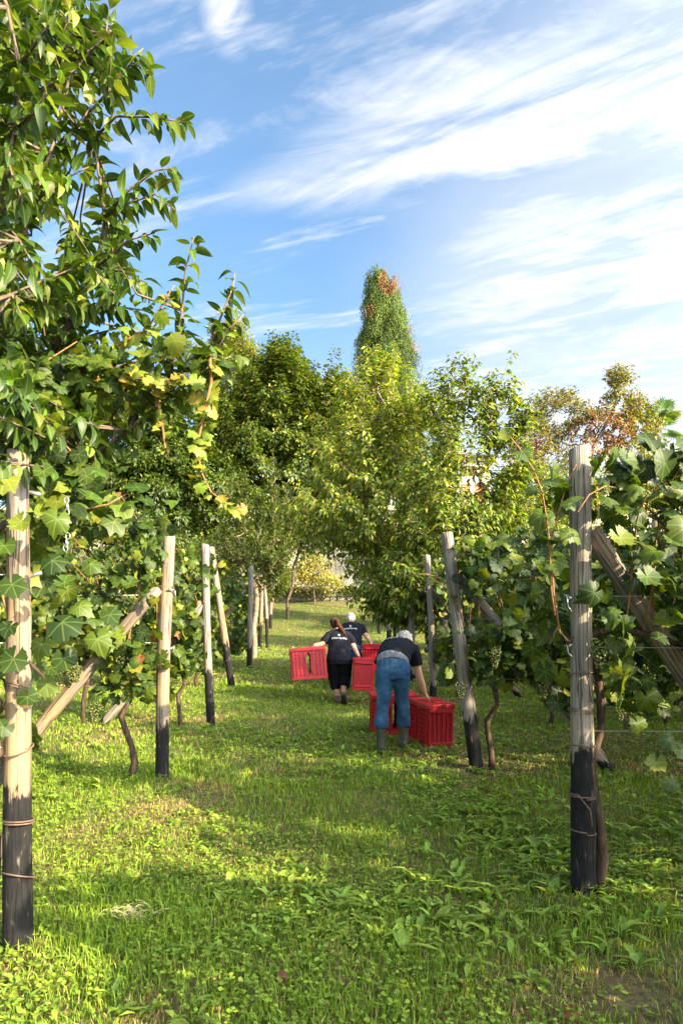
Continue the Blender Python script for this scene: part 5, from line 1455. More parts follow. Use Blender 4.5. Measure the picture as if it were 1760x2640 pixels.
def ground_crate(nx, ny, dirx, diry, label, sticker):
    """from the near-left bottom corner of the short end, length runs along (dirx, diry)"""
    d = Vector((dirx, diry)).normalized(); w = Vector((d.y, -d.x)); c = Vector((nx, ny)) + d * .30 + w * .18
    sl = math.atan(.1228)
    o = crate((c.x, c.y, gzf(c.x, c.y) - .01), math.atan2(-d.y, -d.x), label, (0, 0), sticker)
    n = Vector((0, -math.sin(sl), math.cos(sl)))
    q = Vector((0, 0, 1)).rotation_difference(n).to_matrix().to_4x4() @ Matrix.Rotation(math.atan2(-d.y, -d.x), 4, 'Z')
    o.rotation_euler = q.to_euler()
    return o


ground_crate(.975, 7.88, -.27, .96, 'red crate on the grass with a white sticker, under the man\'s hand', True)
ground_crate(.36, 9.06, .99, .06, 'red crate on the grass standing behind the bending man\'s legs', False)
crate(P(797, 1752, 11.42), .12, 'red slotted crate swinging from the woman\'s left hand', (0, -.07))
crate(P(934, 1778, 11.30), -PI / 2 - .03, 'red crate seen end on in the woman\'s right hand', (-.05, .04))
crate(P(962, 1735, 12.75), -PI / 2 - .25, 'red crate carried by the man walking ahead', (-.04, .0))


# ------------------------------------------------------------------ people
def ring_loft(mb, pts, side=(1, 0, 0), n=18):
    """closed tube with elliptical rings: pts = (x, y, z, half width, half depth)"""
    c = [Vector(p[:3]) for p in pts]; m = len(c); i0 = len(mb.v); side = Vector(side)
    for k in range(m):
        t = (c[min(k + 1, m - 1)] - c[max(k - 1, 0)]).normalized(); a = side - t * side.dot(t)
        a = a.normalized() if a.length > .05 else t.cross(Vector((0, 1, 0))).normalized()
        b_ = t.cross(a); rx = pts[k][3]; ry = pts[k][4] if len(pts[k]) > 4 else rx
        for j in range(n):
            w = 2 * PI * j / n; mb.v.append(tuple(c[k] + a * math.cos(w) * rx + b_ * math.sin(w) * ry))
    for k in range(m - 1):
        for j in range(n):
            j2 = (j + 1) % n; mb.f.append((i0 + k * n + j, i0 + k * n + j2, i0 + (k + 1) * n + j2, i0 + (k + 1) * n + j))
    mb.f.append(tuple(i0 + j for j in reversed(range(n)))); mb.f.append(tuple(i0 + (m - 1) * n + j for j in range(n)))


def ball(mb, c, r, n=10):
    c = Vector(c); r = Vector(r) if hasattr(r, '__len__') else Vector((r, r, r)); pts = []
    for k in range(n + 1):
        w = -PI / 2 + PI * (k + .02) / (n + .04); pts.append((c.x, c.y, c.z + r.z * math.sin(w), max(r.x * math.cos(w), .001), max(r.y * math.cos(w), .001)))
    ring_loft(mb, pts)


def fuse(name, mb, mat, parent, voxel=.009, smooth=4, wrinkle=0.0, wscale=18, seed=0):
    """one continuous skin over all the limbs gathered in mb"""
    me = bpy.data.meshes.new(name); me.from_pydata(mb.v, [], mb.f); me.update()
    o = bpy.data.objects.new('tmp', me); COL.objects.link(o)
    r = o.modifiers.new('r', 'REMESH'); r.mode = 'VOXEL'; r.voxel_size = voxel; r.use_smooth_shade = True
    s = o.modifiers.new('s', 'SMOOTH'); s.iterations = smooth; s.factor = .5
    dg = bpy.context.evaluated_depsgraph_get(); nm = bpy.data.meshes.new_from_object(o.evaluated_get(dg))
    bpy.data.objects.remove(o); bpy.data.meshes.remove(me)
    if wrinkle:
        n = len(nm.vertices); co = np.zeros(n * 3, np.float32); nm.vertices.foreach_get('co', co); co = co.reshape(-1, 3)
        no = np.zeros(n * 3, np.float32); nm.vertices.foreach_get('normal', no); no = no.reshape(-1, 3)
        h = np.array([mnoise.noise(Vector((p[0] * wscale, p[1] * wscale, p[2] * wscale * .6 + seed))) + .5 * mnoise.noise(Vector((p[0] * wscale * 2.3 + p[2] * wscale, p[1] * wscale * 2, p[2] * wscale * 1.7))) for p in co.tolist()])
        co = co + no * (h * wrinkle)[:, None].astype(np.float32); nm.vertices.foreach_set('co', co.ravel()); nm.update()
    nm.name = name; nm.materials.clear(); nm.materials.append(mat)
    nm.polygons.foreach_set('use_smooth', np.ones(len(nm.polygons), bool))
    return link(name, nm, None, parent)


def hand(mb, wrist, dirv, palm_n, curl=.9, flip=1, s=1.0):
    """palm with four unequal bent fingers and a thumb leaving its side"""
    w = Vector(wrist); d = Vector(dirv).normalized(); n = Vector(palm_n); n = (n - d * n.dot(d)).normalized(); sd = d.cross(n) * flip
    pe = w + d * .085 * s
    ring_loft(mb, [(*(w - d * .02), .026 * s, .02 * s), (*(w + d * .03 * s), .036 * s, .016 * s), (*(w + d * .06 * s), .041 * s, .015 * s), (*pe, .038 * s, .013 * s)], sd, 12)
    for k, (off, L_) in enumerate(((-.030, .062), (-.010, .074), (.010, .070), (.029, .054))):
        p = pe + sd * off * s - d * .012; a = 0.0; pts = [p]
        for q, f in enumerate((.42, .32, .26)):
            a += curl * (.35 + .25 * q); pts.append(pts[-1] + (d * math.cos(a) + n * math.sin(a)) * L_ * f * s)
        mb.tube(pts, [.0095 * s, .009 * s, .0085 * s, .007 * s], 8)
    t0 = w + d * .02 * s - sd * .03 * s; t1 = t0 + (d * .55 - sd * .7 + n * .3) * .04 * s; t2 = t1 + (d * .75 + n * .6 - sd * .1) * .03 * s
    mb.tube([t0, t1, t2], [.013 * s, .0115 * s, .009 * s], 8)


def head(mb, c, look, s=1.0):
    """skull, jaw, nose, ears, turned towards look"""
    c = Vector(c); f = Vector(look).normalized(); r = f.cross(Vector((0, 0, 1))).normalized(); u = r.cross(f)
    T = lambda a, b_, e: c + r * a * s + f * b_ * s + u * e * s
    pts = [(T(0, .0, -.115), .05, .055), (T(0, .015, -.085), .058, .072), (T(0, .01, -.04), .068, .088), (T(0, .0, .01), .075, .097), (T(0, -.005, .055), .073, .094), (T(0, -.008, .09), .055, .07), (T(0, -.008, .112), .025, .03)]
    ring_loft(mb, [(*p, a * s, b_ * s) for p, a, b_ in pts], r)
    mb.tube([T(0, .085, .015), T(0, .118, -.025), T(0, .092, -.035)], [.010 * s, .016 * s, .012 * s], 8)
    mb.tube([T(-.025, .082, -.065), T(0, .092, -.062), T(.025, .082, -.065)], [.006 * s, .010 * s, .006 * s], 6)
    for q in (-1, 1):
        mb.tube([T(q * .075, -.012, -.035), T(q * .088, -.02, .0), T(q * .082, -.012, .028)], [.012 * s, .017 * s, .012 * s], 8)
    return T


def eyes(T, parent, s=1.0):
    for q in (-1, 1):
        mb = MB(); ball(mb, T(q * .031, .078, .012), .0125 * s, 6); mb.build('eye', M['white'], parent, True)


def surface(o):
    me = o.data; return BVHTree.FromPolygons([v.co for v in me.vertices], [p.vertices[:] for p in me.polygons])


def text_shape(body, size):
    cu = bpy.data.curves.new('t', 'FONT'); cu.body = body; cu.size = size; cu.align_x = 'CENTER'; cu.resolution_u = 2; cu.space_character = 1.08; cu.offset = 0.0
    o = bpy.data.objects.new('tmp', cu); COL.objects.link(o); dg = bpy.context.evaluated_depsgraph_get()
    me = bpy.data.meshes.new_from_object(o.evaluated_get(dg)); V = [v.co.copy() for v in me.vertices]; F = [p.vertices[:] for p in me.polygons]
    bpy.data.objects.remove(o); bpy.data.meshes.remove(me); return V, F


def emblem(size):
    """print above the lettering: a bunch of round petals over a small leaf"""
    V, F = [], []
    def disc(x, y, rx, ry, rot=0, n=12):
        i = len(V)
        for k in range(n):
            a = 2 * PI * k / n; p, q = rx * math.cos(a), ry * math.sin(a)
            V.append(Vector((x + p * math.cos(rot) - q * math.sin(rot), y + p * math.sin(rot) + q * math.cos(rot), 0)))
        F.append(tuple(range(i, i + n)))
    for x, y, rx, ry, rot in ((-.42, .25, .17, .34, .55), (.42, .25, .17, .34, -.55), (0, .62, .36, .15, 0), (-.20, -.18, .14, .26, -.7), (.20, -.18, .14, .26, .7), (-.5, -.42, .25, .07, -.3), (.5, -.42, .25, .07, .3)):
        disc(x * size, y * size, rx * size, ry * size, rot)
    return V, F


def printed(name, VF, target, origin, u, v, toward, mat, parent, lift=.003, arch=0.0):
    """flat print laid on cloth: every point is dropped onto the cloth along 'toward'"""
    bvh = surface(target); o0 = Vector(origin); u = Vector(u).normalized(); v = Vector(v).normalized(); dr = Vector(toward).normalized(); V2 = []
    for p in VF[0]:
        q = o0 + u * p.x + v * (p.y - arch * p.x * p.x); h, n, i, ds = bvh.ray_cast(q - dr * .4, dr)
        V2.append(tuple((h if h is not None else q) - dr * lift))
    me = bpy.data.meshes.new(name); me.from_pydata(V2, [], VF[1]); me.update(); me.materials.append(mat); return link(name, me, None, parent)


def back_print(shirt, root, origin, u, v, toward, width, small=False):
    V, F = text_shape('MONTELVINI', .05); w = max(p.x for p in V) - min(p.x for p in V); k = width / w; V = [Vector((p.x * k, p.y * k * 1.05, 0)) for p in V]
    printed('lettering', (V, F), shirt, origin, u, v, toward, M['white'], root, arch=.35)
    V, F = emblem(width * .11); o = Vector(origin) + Vector(v).normalized() * width * .27
    printed('emblem', (V, F), shirt, o, u, v, toward, M['white'], root)


def grid_patch(w, h, n=5):
    V = [Vector((lerp(-w / 2, w / 2, i / n), lerp(-h / 2, h / 2, j / n) - (.02 * (1 - abs(2 * i / n - 1)) if j == 0 else 0), 0)) for j in range(n + 1) for i in range(n + 1)]
    F = [(j * (n + 1) + i, j * (n + 1) + i + 1, (j + 1) * (n + 1) + i + 1, (j + 1) * (n + 1) + i) for j in range(n) for i in range(n)]; return V, F


def boot(root, ankle, toe_dir, mat, top=.34, name='rubber_boot'):
    a = Vector(ankle); t = Vector(toe_dir).normalized(); mb = MB()
    ring_loft(mb, [(a.x, a.y, a.z + top - .05, .068, .068), (a.x, a.y, a.z + top - .14, .064, .066), (a.x, a.y, a.z + .06, .052, .058), (a.x, a.y, a.z - .02, .05, .06), (a.x, a.y, a.z - .075, .045, .06)])
    mb2 = [(*(a + t * -.075 + Vector((0, 0, -.06))), .036, .032), (*(a + t * -.03 + Vector((0, 0, -.05))), .045, .045), (*(a + t * .06 + Vector((0, 0, -.055))), .048, .04), (*(a + t * .13 + Vector((0, 0, -.065))), .05, .03), (*(a + t * .185 + Vector((0, 0, -.072))), .032, .02)]
    ring_loft(mb, mb2, t.cross(Vector((0, 0, 1))))
    o = fuse(name, mb, mat, root, .008, 3)
    sl = MB(); s_ = [(*(a + t * q + Vector((0, 0, -.095))), w, .010) for q, w in ((-.10, .034), (-.05, .046), (.05, .046), (.13, .052), (.19, .034))]
    ring_loft(sl, s_, t.cross(Vector((0, 0, 1)))); sl.build('sole', M['sole'], o, True)
    return o


def build_bender():
    x0, y0 = .575, 7.66; root = empty('person', (x0, y0, gzf(x0, y0)), 'white-haired person in black T-shirt and jeans bending over to lift a red crate', 'person')
    b = MB()
    ring_loft(b, [(0, 0, .82, .15, .10), (0, .02, .95, .155, .105), (.03, .15, 1.08, .155, .11), (.07, .28, 1.16, .165, .10), (.10, .38, 1.20, .16, .085), (.12, .43, 1.215, .09, .07)])
    ring_loft(b, [(.11, .40, 1.205, .065, .065), (.14, .47, 1.24, .058, .06), (.17, .53, 1.265, .055, .055)])
    T = head(b, (.185, .57, 1.275), (.25, .9, -.45), 1.0)
    ring_loft(b, [(.24, .37, 1.17, .058), (.30, .405, 1.03, .052), (.335, .425, .90, .044), (.345, .43, .86, .043), (.38, .46, .75, .043), (.415, .485, .655, .029)])
    hand(b, (.42, .488, .645), (.50, .10, -.62), (-.55, .05, -.6), 1.0, 1)
    ring_loft(b, [(-.05, .41, 1.17, .058), (-.10, .47, 1.04, .052), (-.12, .52, .92, .044), (-.10, .60, .80, .042), (-.06, .70, .69, .029)])
    hand(b, (-.055, .71, .68), (.1, .35, -.6), (0, .6, -.4), 1.0, -1)
    for s, ya, zk in ((-1, -.06, .50), (1, .15, .52)):
        ring_loft(b, [(s * .085, .01, .86, .078), (s * .115, (-.05 if s < 0 else .06), .52, .05), (s * .132, ya, .33, .04), (s * .135, ya, .11, .034), (s * .135, ya, .04, .034)])
    body = fuse('body', b, M['skin'], root, .010, 2); eyes(T, root)
    j = MB()
    ring_loft(j, [(0, .035, 1.015, .172, .122), (0, .02, .96, .183, .135), (0, .0, .88, .192, .145), (0, -.005, .80, .185, .14)])
    for s, ya, yk in ((-1, -.06, -.05), (1, .15, .06)):
        ring_loft(j, [(s * .088, 0, .90, .100, .125), (s * .095, lerp(0, yk, .4), .76, .097, .110), (s * .105, yk, .60, .080, .088), (s * .118, yk + .01, .50, .071, .078), (s * .128, lerp(yk, ya, .6), .40, .073, .078), (s * .134, ya, .31, .086, .088), (s * .135, ya, .27, .074, .078)])
    jeans = fuse('jeans', j, M['denim'], root, .009, 3, .011, 15, 3)
    for s in (-1, 1): printed('pocket', grid_patch(.12, .13), jeans, (s * .095, -.1, .84), (1, 0, 0), (0, .1, 1), (0, 1, .1), M['denim'], root, .007)
    printed('waistband', grid_patch(.30, .035), jeans, (0, -.1, .975), (1, 0, 0), (0, 0, 1), (0, 1, -.25), M['denim'], root, .006)
    us = MB(); ring_loft(us, [(0, .03, .985, .182, .134), (.002, .06, 1.03, .186, .138), (.01, .10, 1.06, .17, .12)]); fuse('undershirt', us, M['undershirt'], root, .009, 3, .006, 20, 1)
    t = MB()
    ring_loft(t, [(.004, .065, 1.03, .190, .142), (.02, .12, 1.075, .192, .142), (.045, .20, 1.125, .196, .138), (.075, .29, 1.175, .205, .128), (.10, .37, 1.212, .200, .110), (.12, .425, 1.228, .14, .09), (.132, .46, 1.235, .07, .072)])
    ring_loft(t, [(.18, .36, 1.19, .09, .08), (.26, .375, 1.155, .082), (.295, .40, 1.06, .078), (.315, .412, .98, .074)])
    ring_loft(t, [(.02, .39, 1.20, .09, .08), (-.055, .42, 1.16, .08), (-.10, .47, 1.05, .074), (-.115, .49, .99, .072)])
    shirt = fuse('shirt', t, M['shirt'], root, .009, 3, .009, 14, 5)
    h = MB(); c = T(0, -.012, .028); ball(h, c, (.092, .105, .096)); ball(h, T(0, -.055, -.01), (.078, .06, .075)); fuse('hair', h, M['white_hair'], root, .008, 2, .014, 32, 2)
    u_ = Vector((.97, .14, -.10)); v_ = Vector((.2, .85, .42)); back_print(shirt, root, (.06, .265, 1.30), u_, v_, (.03, .42, -.9), .225)
    boot(root, (-.135, -.06, .105 + gzf(x0 - .135, y0 - .06) - root.location.z), (-.25, 1, 0), M['rubber'])
    boot(root, (.135, .15, .105 + gzf(x0 + .135, y0 + .15) - root.location.z), (.3, 1, 0), M['rubber'])


build_bender()


def build_woman():
    x0, y0 = -.035, 11.5; root = empty('person', (x0, y0, gzf(x0, y0)), 'person with brown ponytail, black T-shirt and red gloves carrying two red crates', 'person')
    b = MB()
    ring_loft(b, [(0, 0, .70, .17, .12), (0, .03, .86, .17, .12), (0, .09, 1.0, .155, .11), (-.01, .15, 1.12, .155, .095), (-.02, .19, 1.19, .14, .08), (-.03, .215, 1.23, .08, .065)])
    ring_loft(b, [(-.03, .21, 1.21, .058), (-.055, .26, 1.28, .052), (-.07, .285, 1.32, .05)])
    T = head(b, (-.085, .31, 1.365), (-.25, .9, -.25), .96)
    ring_loft(b, [(-.18, .17, 1.16, .055), (-.255, .13, 1.05, .050), (-.30, .11, 1.005, .043), (-.37, .10, .995, .040), (-.435, .09, .985, .028)])
    ring_loft(b, [(.15, .17, 1.15, .055), (.215, .13, 1.03, .050), (.25, .10, .95, .043), (.29, .06, .87, .038), (.325, .02, .80, .028)])
    hand(b, (-.44, .09, .98), (-.7, .0, -.35), (.1, .2, -1), 1.2, -1, .92); hand(b, (.33, .015, .79), (.35, -.15, -.75), (-.3, .2, -.6), 1.1, 1, .92)
    ring_loft(b, [(-.095, .01, .74, .095), (-.085, .09, .42, .062), (-.045, .07, .25, .056), (-.03, .05, .08, .036)])
    ring_loft(b, [(.095, .0, .74, .095), (.09, .04, .43, .062), (.075, -.08, .30, .056), (.07, -.17, .17, .036)])
    fuse('body', b, M['skin'], root, .010, 2); eyes(T, root, .95)
    p = MB()
    ring_loft(p, [(0, .01, .80, .19, .145), (0, .0, .72, .215, .165), (0, -.01, .64, .21, .16)])
    ring_loft(p, [(-.10, 0, .70, .118, .14), (-.10, .04, .58, .112, .12), (-.095, .08, .44, .092, .10), (-.07, .085, .32, .086, .09), (-.055, .075, .24, .084, .088)])
    ring_loft(p, [(.10, 0, .70, .118, .14), (.10, .02, .58, .112, .12), (.095, .03, .45, .094, .10), (.085, -.04, .36, .088, .092), (.078, -.09, .28, .086, .09)])
    fuse('trousers', p, M['pants'], root, .010, 4, .008, 14, 2)
    t = MB()
    ring_loft(t, [(0, .0, .70, .222, .172), (0, .01, .77, .216, .165), (0, .04, .87, .200, .150), (0, .09, .99, .188, .138), (-.01, .14, 1.09, .186, .124), (-.02, .185, 1.18, .178, .105), (-.028, .21, 1.225, .12, .085), (-.035, .225, 1.25, .062, .06)])
    ring_loft(t, [(-.10, .18, 1.18, .08), (-.185, .165, 1.155, .078), (-.235, .14, 1.09, .074), (-.262, .13, 1.045, .07)])
    ring_loft(t, [(.07, .18, 1.18, .08), (.155, .165, 1.145, .078), (.205, .14, 1.065, .074), (.225, .125, 1.01, .07)])
    shirt = fuse('shirt', t, M['shirt'], root, .010, 3, .009, 14, 7)
    back_print(shirt, root, (-.005, -.1, 1.105), (1, 0, -.03), (0, .1, 1), (0, 1, -.1), .245)
    h = MB(); ball(h, T(0, -.012, .022), (.088, .102, .098)); ball(h, T(0, -.06, -.03), (.07, .05, .08))
    pt = [T(0, -.085, .03), T(.01, -.14, .02)] + [Vector(q) for q in ((-.02, .14, 1.34), (.03, .10, 1.27), (.075, .075, 1.20), (.11, .06, 1.15))]
    ring_loft(h, [(*q, w) for q, w in zip(pt, (.03, .034, .042, .040, .030, .010))]); fuse('hair', h, M['brown_hair'], root, .008, 3, .006, 50, 4)
    for w_, d_, n_, f_ in (((-.44, .09, .98), (-.7, .0, -.35), (.1, .2, -1), -1), ((.33, .015, .79), (.35, -.15, -.75), (-.3, .2, -.6), 1)):
        g_ = MB(); hand(g_, w_, d_, n_, 1.15, f_, 1.06); fuse('glove', g_, M['glove'], root, .006, 2)
    for a, t_, up in (((-.03, .05, .09), (-.1, 1, .1), 0), ((.07, -.17, .16), (.05, .75, -.7), 1)):
        m = MB(); a = Vector(a); t_ = Vector(t_).normalized(); n_ = Vector((1, 0, 0)).cross(t_).normalized()
        if n_.z < 0: n_ = -n_
        ring_loft(m, [(*(a + t_ * q - n_ * z), w, hh) for q, z, w, hh in ((-.075, .03, .028, .034), (-.04, .035, .038, .045), (.04, .045, .042, .038), (.11, .055, .044, .026), (.155, .06, .028, .016))])
        ring_loft(m, [(*(a + n_ * .05), .042, .045), (*(a - n_ * .03), .042, .05)])
        o = fuse('shoe', m, M['shoe'], root, .007, 3); s_ = MB(); ring_loft(s_, [(*(a + t_ * q - n_ * .082), w, .012) for q, w in ((-.09, .026), (-.05, .04), (.03, .040), (.11, .047), (.17, .028))]); s_.build('sole', M['sole'], o, True)


build_woman()


def build_ahead():
    x0, y0 = .20, 12.95; root = empty('person', (x0, y0, gzf(x0, y0)), 'grey-haired person in black T-shirt walking ahead, mostly hidden behind the ponytailed one', 'person')
    b = MB()
    ring_loft(b, [(0, 0, .74, .15, .11), (0, .04, .90, .155, .11), (0, .12, 1.04, .165, .11), (0, .20, 1.16, .175, .10), (0, .25, 1.22, .15, .085), (0, .28, 1.25, .08, .07)])
    ring_loft(b, [(0, .27, 1.24, .062), (-.01, .31, 1.30, .056), (-.015, .33, 1.33, .054)])
    T = head(b, (-.02, .36, 1.375), (-.05, .95, -.2), 1.0)
    ring_loft(b, [(.18, .22, 1.19, .058), (.235, .18, 1.10, .052), (.27, .15, 1.03, .044), (.32, .08, .96, .040), (.36, .0, .89, .028)])
    hand(b, (.362, -.005, .88), (.2, -.2, -.8), (-.5, .2, -.4), 1.1, 1)
    ring_loft(b, [(-.18, .22, 1.19, .058), (-.24, .2, 1.02, .05), (-.26, .22, .90, .042), (-.26, .28, .76, .028)])
    hand(b, (-.26, .285, .75), (0, .1, -1), (.6, 0, 0), .6, -1)
    for s, yk, ya in ((-1, .12, .15), (1, .06, -.1)):
        ring_loft(b, [(s * .085, 0, .78, .08), (s * .09, yk, .42, .058), (s * .09, ya, .10, .04)])
    fuse('body', b, M['skin'], root, .009, 3); eyes(T, root)
    j = MB(); ring_loft(j, [(0, .03, .88, .172, .125), (0, .01, .80, .185, .14), (0, 0, .72, .18, .135)])
    for s, yk, ya in ((-1, .12, .15), (1, .06, -.1)):
        ring_loft(j, [(s * .088, 0, .78, .098, .12), (s * .092, lerp(0, yk, .6), .58, .092, .10), (s * .095, yk, .42, .08, .085), (s * .095, lerp(yk, ya, .6), .24, .074, .078), (s * .092, ya, .07, .072, .076)])
    fuse('jeans', j, M['denim'], root, .011, 3, .01, 15, 9)
    t = MB()
    ring_loft(t, [(0, .02, .80, .195, .15), (0, .05, .90, .192, .145), (0, .11, 1.03, .198, .14), (0, .18, 1.14, .21, .128), (0, .235, 1.215, .20, .108), (0, .265, 1.25, .13, .088), (0, .285, 1.27, .07, .068)])
    for s in (-1, 1): ring_loft(t, [(s * .10, .235, 1.21, .085), (s * .185, .22, 1.185, .08), (s * .225, .19, 1.12, .076), (s * .245, .175, 1.06, .072)])
    shirt = fuse('shirt', t, M['shirt'], root, .011, 3, .009, 14, 11); back_print(shirt, root, (-.03, -.1, 1.175), (1, 0, 0), (0, .2, 1), (0, 1, -.2), .24)
    h = MB(); ball(h, T(0, -.01, .03), (.086, .100, .092)); ball(h, T(0, -.06, -.01), (.072, .045, .065)); fuse('hair', h, M['white_hair'], root, .008, 2, .012, 36, 6)
    for s, ya in ((-1, .15), (1, -.1)): boot(root, (s * .092, ya, .10 + gzf(x0 + s * .09, y0 + ya) - root.location.z), (0, 1, 0), M['sole'], .16, 'shoe')


build_ahead()

# ------------------------------------------------------------------ grass, clover and weeds
def in_lane(x, y, margin=1.2): return np.abs(x) < y * .5 + margin


def scatter(n, y0, y1, margin=1.0, seed=0, power=1.0):
    g = np.random.default_rng(seed); y = y0 + (y1 - y0) * g.random(n) ** power; hw = y * .5 + margin; x = g.uniform(-1, 1, n) * hw
    return x, y, g


GREEN = np.array([(0.135, 0.225, 0.016), (0.18, 0.285, 0.020), (0.24, 0.335, 0.030), (0.095, 0.17, 0.016)])
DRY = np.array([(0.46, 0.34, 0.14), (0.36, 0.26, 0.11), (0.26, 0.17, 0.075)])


def build_grass():
    Vs, T, Q, C = [], [], [], []; off = 0
    for n, y0, y1, hs, ws, pw, mg in ((105000, 2.3, 6.5, 1.0, 1.0, 1.1, .7), (88000, 6.2, 13.0, 1.1, 1.6, 1.1, .7), (75000, 12.5, 42.5, 1.25, 3.4, 1.5, .5)):
        x, y, g = scatter(n, y0, y1, mg, int(y0 * 10), pw)
        tuft = vnoise(x, y, 1.3, 2.0); bare = vnoise(x, y, .9, 9.0) * .6 + vnoise(x, y, 3.1, 4.0) * .4
        keep = bare > g.uniform(.06, .42, n); x, y, tuft, bare = x[keep], y[keep], tuft[keep], bare[keep]; n = len(x)
        lush = np.exp(-(((x + 1.15) / .55) ** 2 + ((y - 3.55) / .5) ** 2)) + .5 * np.exp(-(((x + 1.6) / .8) ** 2 + ((y - 7.2) / 1.0) ** 2))
        h = (.022 + .06 * g.random(n) ** 2.0 + .16 * np.clip(tuft - .55, 0, 1) * g.random(n) + .12 * lush * g.random(n)) * hs
        w = .0022 * ws * g.uniform(.7, 1.5, n); a = g.uniform(0, 2 * PI, n); lean = g.uniform(.15, 1.1, n); la = g.uniform(0, 2 * PI, n)
        dry = np.clip((vnoise(x, y, .75, 1.0) * .55 + vnoise(x, y, 2.6, 7.0) * .45 - .41) * 3.2, 0, .85); dry = np.maximum(dry, .16) * (1 - .8 * np.clip(lush, 0, 1))
        dry = np.maximum(dry, .75 * np.exp(-(((x + .75) / .9) ** 2 + ((y - 4.75) / .55) ** 2)))  # sun patch painted in: straw tints where light reaches the near left
        dry = np.where(y > 37.2, np.maximum(dry, .5), dry * np.clip(1.3 - y / 40, .35, 1))  # far strip straw-tinted to paint in its sunlight; elsewhere dryness fades uphill
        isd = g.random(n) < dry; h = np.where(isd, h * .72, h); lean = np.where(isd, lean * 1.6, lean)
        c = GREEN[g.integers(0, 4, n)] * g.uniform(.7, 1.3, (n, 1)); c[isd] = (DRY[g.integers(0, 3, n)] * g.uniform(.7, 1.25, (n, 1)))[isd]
        z = gz(x, y); b_ = np.stack([x, y, z - .004], 1); sd = np.stack([np.cos(a), np.sin(a), np.zeros(n)], 1) * w[:, None]; ld = np.stack([np.cos(la), np.sin(la), np.zeros(n)], 1)
        m = b_ + ld * (h * .22 * lean)[:, None] + np.array([0, 0, 1]) * (h * .6)[:, None]; t = b_ + ld * (h * .75 * lean)[:, None] + np.array([0, 0, 1]) * (h * np.clip(1.05 - .35 * lean, .35, 1))[:, None]
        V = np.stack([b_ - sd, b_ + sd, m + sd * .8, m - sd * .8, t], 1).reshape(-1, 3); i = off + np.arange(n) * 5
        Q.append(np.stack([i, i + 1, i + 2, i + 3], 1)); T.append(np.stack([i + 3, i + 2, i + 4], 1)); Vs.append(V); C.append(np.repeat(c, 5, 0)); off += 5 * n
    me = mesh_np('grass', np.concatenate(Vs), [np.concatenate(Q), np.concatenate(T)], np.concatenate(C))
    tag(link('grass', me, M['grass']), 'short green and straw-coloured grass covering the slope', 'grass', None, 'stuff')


build_grass()


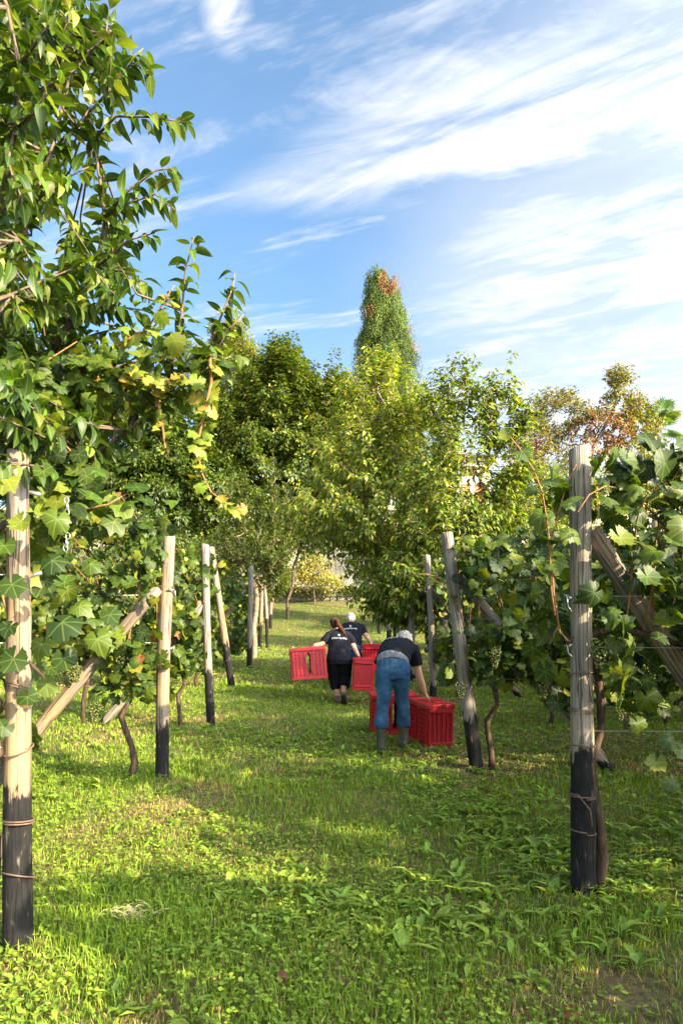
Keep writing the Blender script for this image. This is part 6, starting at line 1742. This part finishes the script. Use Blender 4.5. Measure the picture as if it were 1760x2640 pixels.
def build_weeds():
    # clover and small round leaves
    g = np.random.default_rng(77); P_, A_, N_, S_, C_ = [], [], [], [], []
    for n, y0, y1, sz in ((15000, 2.3, 7.0, .021), (11000, 6.5, 15, .032), (7000, 14, 42, .07)):
        x, y, g = scatter(n, y0, y1, .7, int(y0 * 7) + 1, 1.15); k = vnoise(x, y, 1.1, 12.0) > g.uniform(.30, .72, n); x, y = x[k], y[k]; n = len(x)
        z = gz(x, y) + g.uniform(.02, .06, n) * (1 if y0 < 10 else 1.4)
        for q in range(3):
            a = g.uniform(0, 2 * PI, n); P_.append(np.stack([x, y, z], 1)); A_.append(np.stack([np.cos(a), np.sin(a), g.uniform(-.2, .5, n)], 1)); N_.append(np.stack([g.normal(0, .3, n), g.normal(0, .3, n) - .2, np.ones(n)], 1))
            S_.append(sz * g.uniform(.7, 1.4, n)); C_.append(pal(n, [(0.12, 0.195, 0.018), (0.165, 0.245, 0.022), (0.21, 0.29, 0.028)], [2, 3, 2], .2))
    o = leaves_mesh('clover', [(np.array([(0, 0, 0), (.62, .42, .06), (1.0, 0, 0), (.62, -.42, .06)]), (np.zeros((0, 3), int), np.array([(0, 3, 2, 1)])))], np.concatenate(P_), np.concatenate(A_), np.concatenate(N_), np.concatenate(S_), np.concatenate(C_), M['weed'], None, 'stuff')
    tag(o, 'clover and small round-leaved weeds through the grass', 'ground cover', None, 'stuff')
    # broad upright leaves, thick on the right
    P_, A_, N_, S_, C_ = [], [], [], [], []
    x, y, g = scatter(8200, 2.5, 16, .4, 5, 1.2); dens = .25 + .75 * np.clip((x / y + .25) * 2.2, 0, 1); k = (g.random(len(x)) < dens) & (vnoise(x, y, .9, 22.0) > g.uniform(.25, .7, len(x))); x, y = x[k], y[k]
    big = np.where((x / y > -.1) & (y < 5.2) & (g.random(len(x)) < .25), 1.35, 1.0)
    for i in range(len(x)):
        m = int(g.integers(3, 8)); a = g.uniform(0, 2 * PI, m); s = g.uniform(.05, .105, m) * big[i]
        P_.append(np.stack([np.full(m, x[i]), np.full(m, y[i]), np.full(m, float(gz(x[i], y[i])) + .005)], 1)); el = g.uniform(.45, 1.7, m)
        A_.append(np.stack([np.cos(a), np.sin(a), el], 1)); N_.append(np.stack([-np.cos(a) * el, -np.sin(a) * el, np.ones(m)], 1)); S_.append(s); C_.append(pal(m, [(0.145, 0.235, 0.028), (0.19, 0.285, 0.036), (0.24, 0.33, 0.046)], [2, 3, 2], .15))
    WT = [dentate(5, .32, .45, .25, 1.35, .10), dentate(5, .38, .3, .35, 1.2, .05), dentate(5, .28, .7, .2, 1.4, .2), ovate(3, .34, .4, .3, 1.2, .1)]
    o = leaves_mesh('broadleaf_weeds', WT, np.concatenate(P_), np.concatenate(A_), np.concatenate(N_), np.concatenate(S_), np.concatenate(C_), M['weed'], None, 'stuff')
    tag(o, 'broad-leaved dandelion-like weeds standing in the grass', 'weeds', None, 'stuff')
    wv = leaf_variants('leaf', WT, [np.array(c) for c in ((0.145, 0.235, 0.028), (0.19, 0.285, 0.036), (0.24, 0.33, 0.046))], M['weed'], 6)
    spots = [(1240, 2130), (1330, 2180), (1420, 2200), (1190, 2230), (1120, 2260), (1290, 2260), (1400, 2290), (1600, 2190), (1650, 2130), (1690, 2260), (1560, 2250), (1180, 2380), (1260, 2420), (1420, 2430), (1080, 2330), (1490, 2480), (1040, 2470), (1210, 2500), (1370, 2540), (960, 2420), (1600, 2420), (1700, 2390), (760, 2380), (1150, 2120)]
    r_ = random.Random(8)
    for (px, py) in spots:
        d = 3080 / (py - 1540); X = (px - 880) / 1760 * d; root = empty('dandelion_plant', (X, d, gzf(X, d)), 'large upright-leaved dandelion rosette in the foreground grass', 'weed', 'dandelion rosettes in the foreground')
        m = r_.randint(6, 9); pos = np.tile(np.array(root.location), (m, 1)); a = np.array([r_.uniform(0, 2 * PI) for _ in range(m)]); el = np.array([r_.uniform(.5, 1.7) for _ in range(m)])
        leaf_objects(root, wv, pos, np.stack([np.cos(a), np.sin(a), el], 1), np.stack([-np.cos(a) * el, -np.sin(a) * el, np.ones(m)], 1), np.array([r_.uniform(.07, .15) for _ in range(m)]) * r_.uniform(.7, 1.1))
    # fallen brown leaves and a little heap of dry hay
    fl = leaf_variants('fallen_leaf', VT_lo, [np.array((0.16, 0.045, 0.02)), np.array((0.24, 0.10, 0.035)), np.array((0.10, 0.04, 0.02))], M['vine'], 3)
    for k, (px, py) in enumerate([(215, 2530), (820, 2430), (730, 2560), (1260, 2045), (1430, 2010), (1730, 2040), (1480, 2620), (640, 1990), (1190, 2560), (690, 1750)]):
        d = 3080 / (py - 1540); X = (px - 880) / 1760 * d; o = link('fallen_leaf', fl[k % 3], None, None, (X, d, gzf(X, d) + .035)); o.scale = (.09,) * 3; o.rotation_euler = (r_.uniform(-.5, .5), r_.uniform(-.5, .5), r_.uniform(0, 6))
        tag(o, 'curled brown leaf lying in the grass', 'fallen leaf', 'fallen brown leaves')
    hy = MB(); d = 3080 / (2400 - 1540); X = (335 - 880) / 1760 * d; b_ = Vector((X, d, gzf(X, d)))
    for k in range(60):
        a = r_.uniform(-1.0, 1.0) + (PI if r_.random() < .5 else 0); s = Vector((r_.gauss(0, .055), r_.gauss(0, .03), .075 + r_.uniform(-.03, .04))); e = s + Vector((math.cos(a), math.sin(a), r_.uniform(-.7, .45))) * r_.uniform(.03, .09)
        hy.tube([s, (s + e) / 2 + Vector((0, 0, .01)), e], .0011, 3)
    o = hy.build('hay_wisp', plain('dry_hay', (0.46, 0.36, 0.20), .8, 30), None); o.location = b_; tag(o, 'wisp of cut dry hay on the tall green grass', 'hay')


build_weeds()
